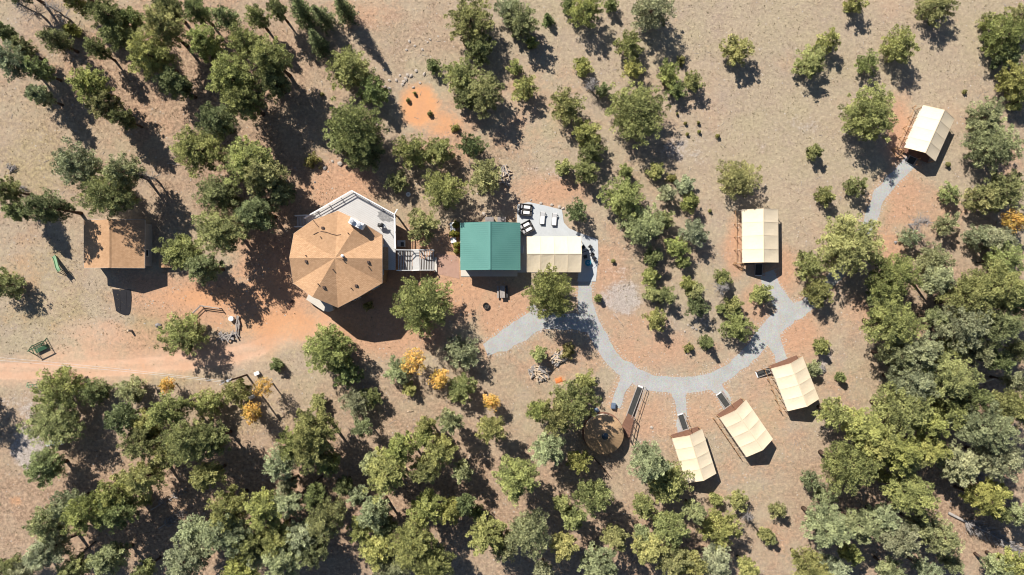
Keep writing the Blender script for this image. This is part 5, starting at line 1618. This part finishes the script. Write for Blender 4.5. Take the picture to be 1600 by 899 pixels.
def grass(name, n, blades, hgt, wid, col1, label):
    x, y = scatter_points(n, .8)
    m_ = len(x)
    bx = np.repeat(x, blades) + rng.normal(0, .07, m_ * blades); by = np.repeat(y, blades) + rng.normal(0, .07, m_ * blades)
    sz = np.repeat(rng.uniform(.5, 1.3, m_), blades)
    a = rng.uniform(0, 6.283, m_ * blades); h_ = hgt * sz * rng.uniform(.6, 1.2, m_ * blades); w_ = wid * sz
    lx, ly = np.cos(a) * h_ * .55, np.sin(a) * h_ * .55
    v = np.stack([np.stack([bx - np.sin(a) * w_, by + np.cos(a) * w_, np.full_like(bx, -.01)], -1),
                  np.stack([bx + np.sin(a) * w_, by - np.cos(a) * w_, np.full_like(bx, -.01)], -1),
                  np.stack([bx + lx, by + ly, h_], -1)], 1).reshape(-1, 3)
    me = bpy.data.meshes.new(name); fill_mesh(me, v, np.arange(len(v)).reshape(-1, 3))
    me.materials.append(mottled(name + '_blades', col1, tuple(c * .7 for c in col1), .6, .9, .1, 1.0))
    o = bpy.data.objects.new(name, me); COL.objects.link(o)
    tag(o, label, 'grass', None, 'stuff')
grass('dry_grass', 42000, 5, .11, .03, (.42, .34, .225), 'dry straw-coloured grass tufts all over the meadow')
grass('green_grass', 6000, 5, .16, .03, (.29, .26, .14), 'dull green grass tufts scattered over the meadow')
x, y = scatter_points(5200, .8)
ex, ey = [x], [y]
for pts, wid in PATHS.values():                 # stones kicked off the gravel walks
    P, Wd = smooth_line(pts, wid)
    for rep in range(9):
        i_ = rng.integers(0, len(P), len(P)); sd_n = rng.choice([-1, 1], len(P))
        T = np.gradient(P, axis=0)[i_]; T /= np.linalg.norm(T, axis=1)[:, None] + 1e-9
        off = (Wd[i_] - 1 + np.abs(rng.normal(0, 2.6, len(P)))) * sd_n
        ex.append((P[i_, 0] - T[:, 1] * off - 800) * S); ey.append((449.5 - (P[i_, 1] + T[:, 0] * off)) * S)
x, y = np.concatenate(ex), np.concatenate(ey)
base = np.array([[0,0,.6],[.9,0,0],[.2,.85,0],[-.75,.5,0],[-.7,-.55,0],[.3,-.9,0]]); tri = np.array([[0,1,2],[0,2,3],[0,3,4],[0,4,5],[0,5,1]])
s_ = rng.uniform(.04, .15, len(x)) * rng.uniform(.6, 1.2, len(x)); a = rng.uniform(0, 6.283, len(x))
rot = np.stack([np.stack([np.cos(a), -np.sin(a)], -1), np.stack([np.sin(a), np.cos(a)], -1)], -2)
xy = np.einsum('nij,kj->nki', rot, base[:, :2]) * s_[:, None, None] + np.stack([x, y], -1)[:, None, :]
z = np.repeat(base[None, :, 2], len(x), 0) * s_[:, None]
me = bpy.data.meshes.new('pebbles'); fill_mesh(me, np.concatenate([xy, z[..., None]], -1).reshape(-1, 3), (tri[None] + 6 * np.arange(len(x))[:, None, None]).reshape(-1, 3))
me.materials.append(M['stone']); o = bpy.data.objects.new('pebbles', me); COL.objects.link(o)
tag(o, 'small pale pebbles strewn over the dry ground', 'pebbles', None, 'stuff')
# fallen twigs under the pines
tw = MB()
random.seed(9)
for k in range(1500):
    t_ = random.choice(TREES)
    px = t_[0] + random.gauss(0, 34); py = t_[1] + random.gauss(0, 34)
    if min(seg_dist(np.array([px]), np.array([py]), p_)[0] for p_, _ in PATHS.values()) < 17 or seg_dist(np.array([px]), np.array([py]), ROAD)[0] < 25: continue
    if 450 < px < 625 and 325 < py < 490 or 715 < px < 936 and 316 < py < 445 or 135 < px < 245 and 340 < py < 432: continue
    p_ = W(px, py); a_ = random.uniform(0, 6.28); L_ = random.uniform(.2, .9)
    tw.beam(p_ + Vector((0,0,.02)), p_ + Vector((math.cos(a_)*L_, math.sin(a_)*L_, .05)), .035, .03)
tag(tw.build('twigs', M['grey_wood']), 'fallen grey twigs littering the ground under the pines', 'twigs', None, 'stuff')
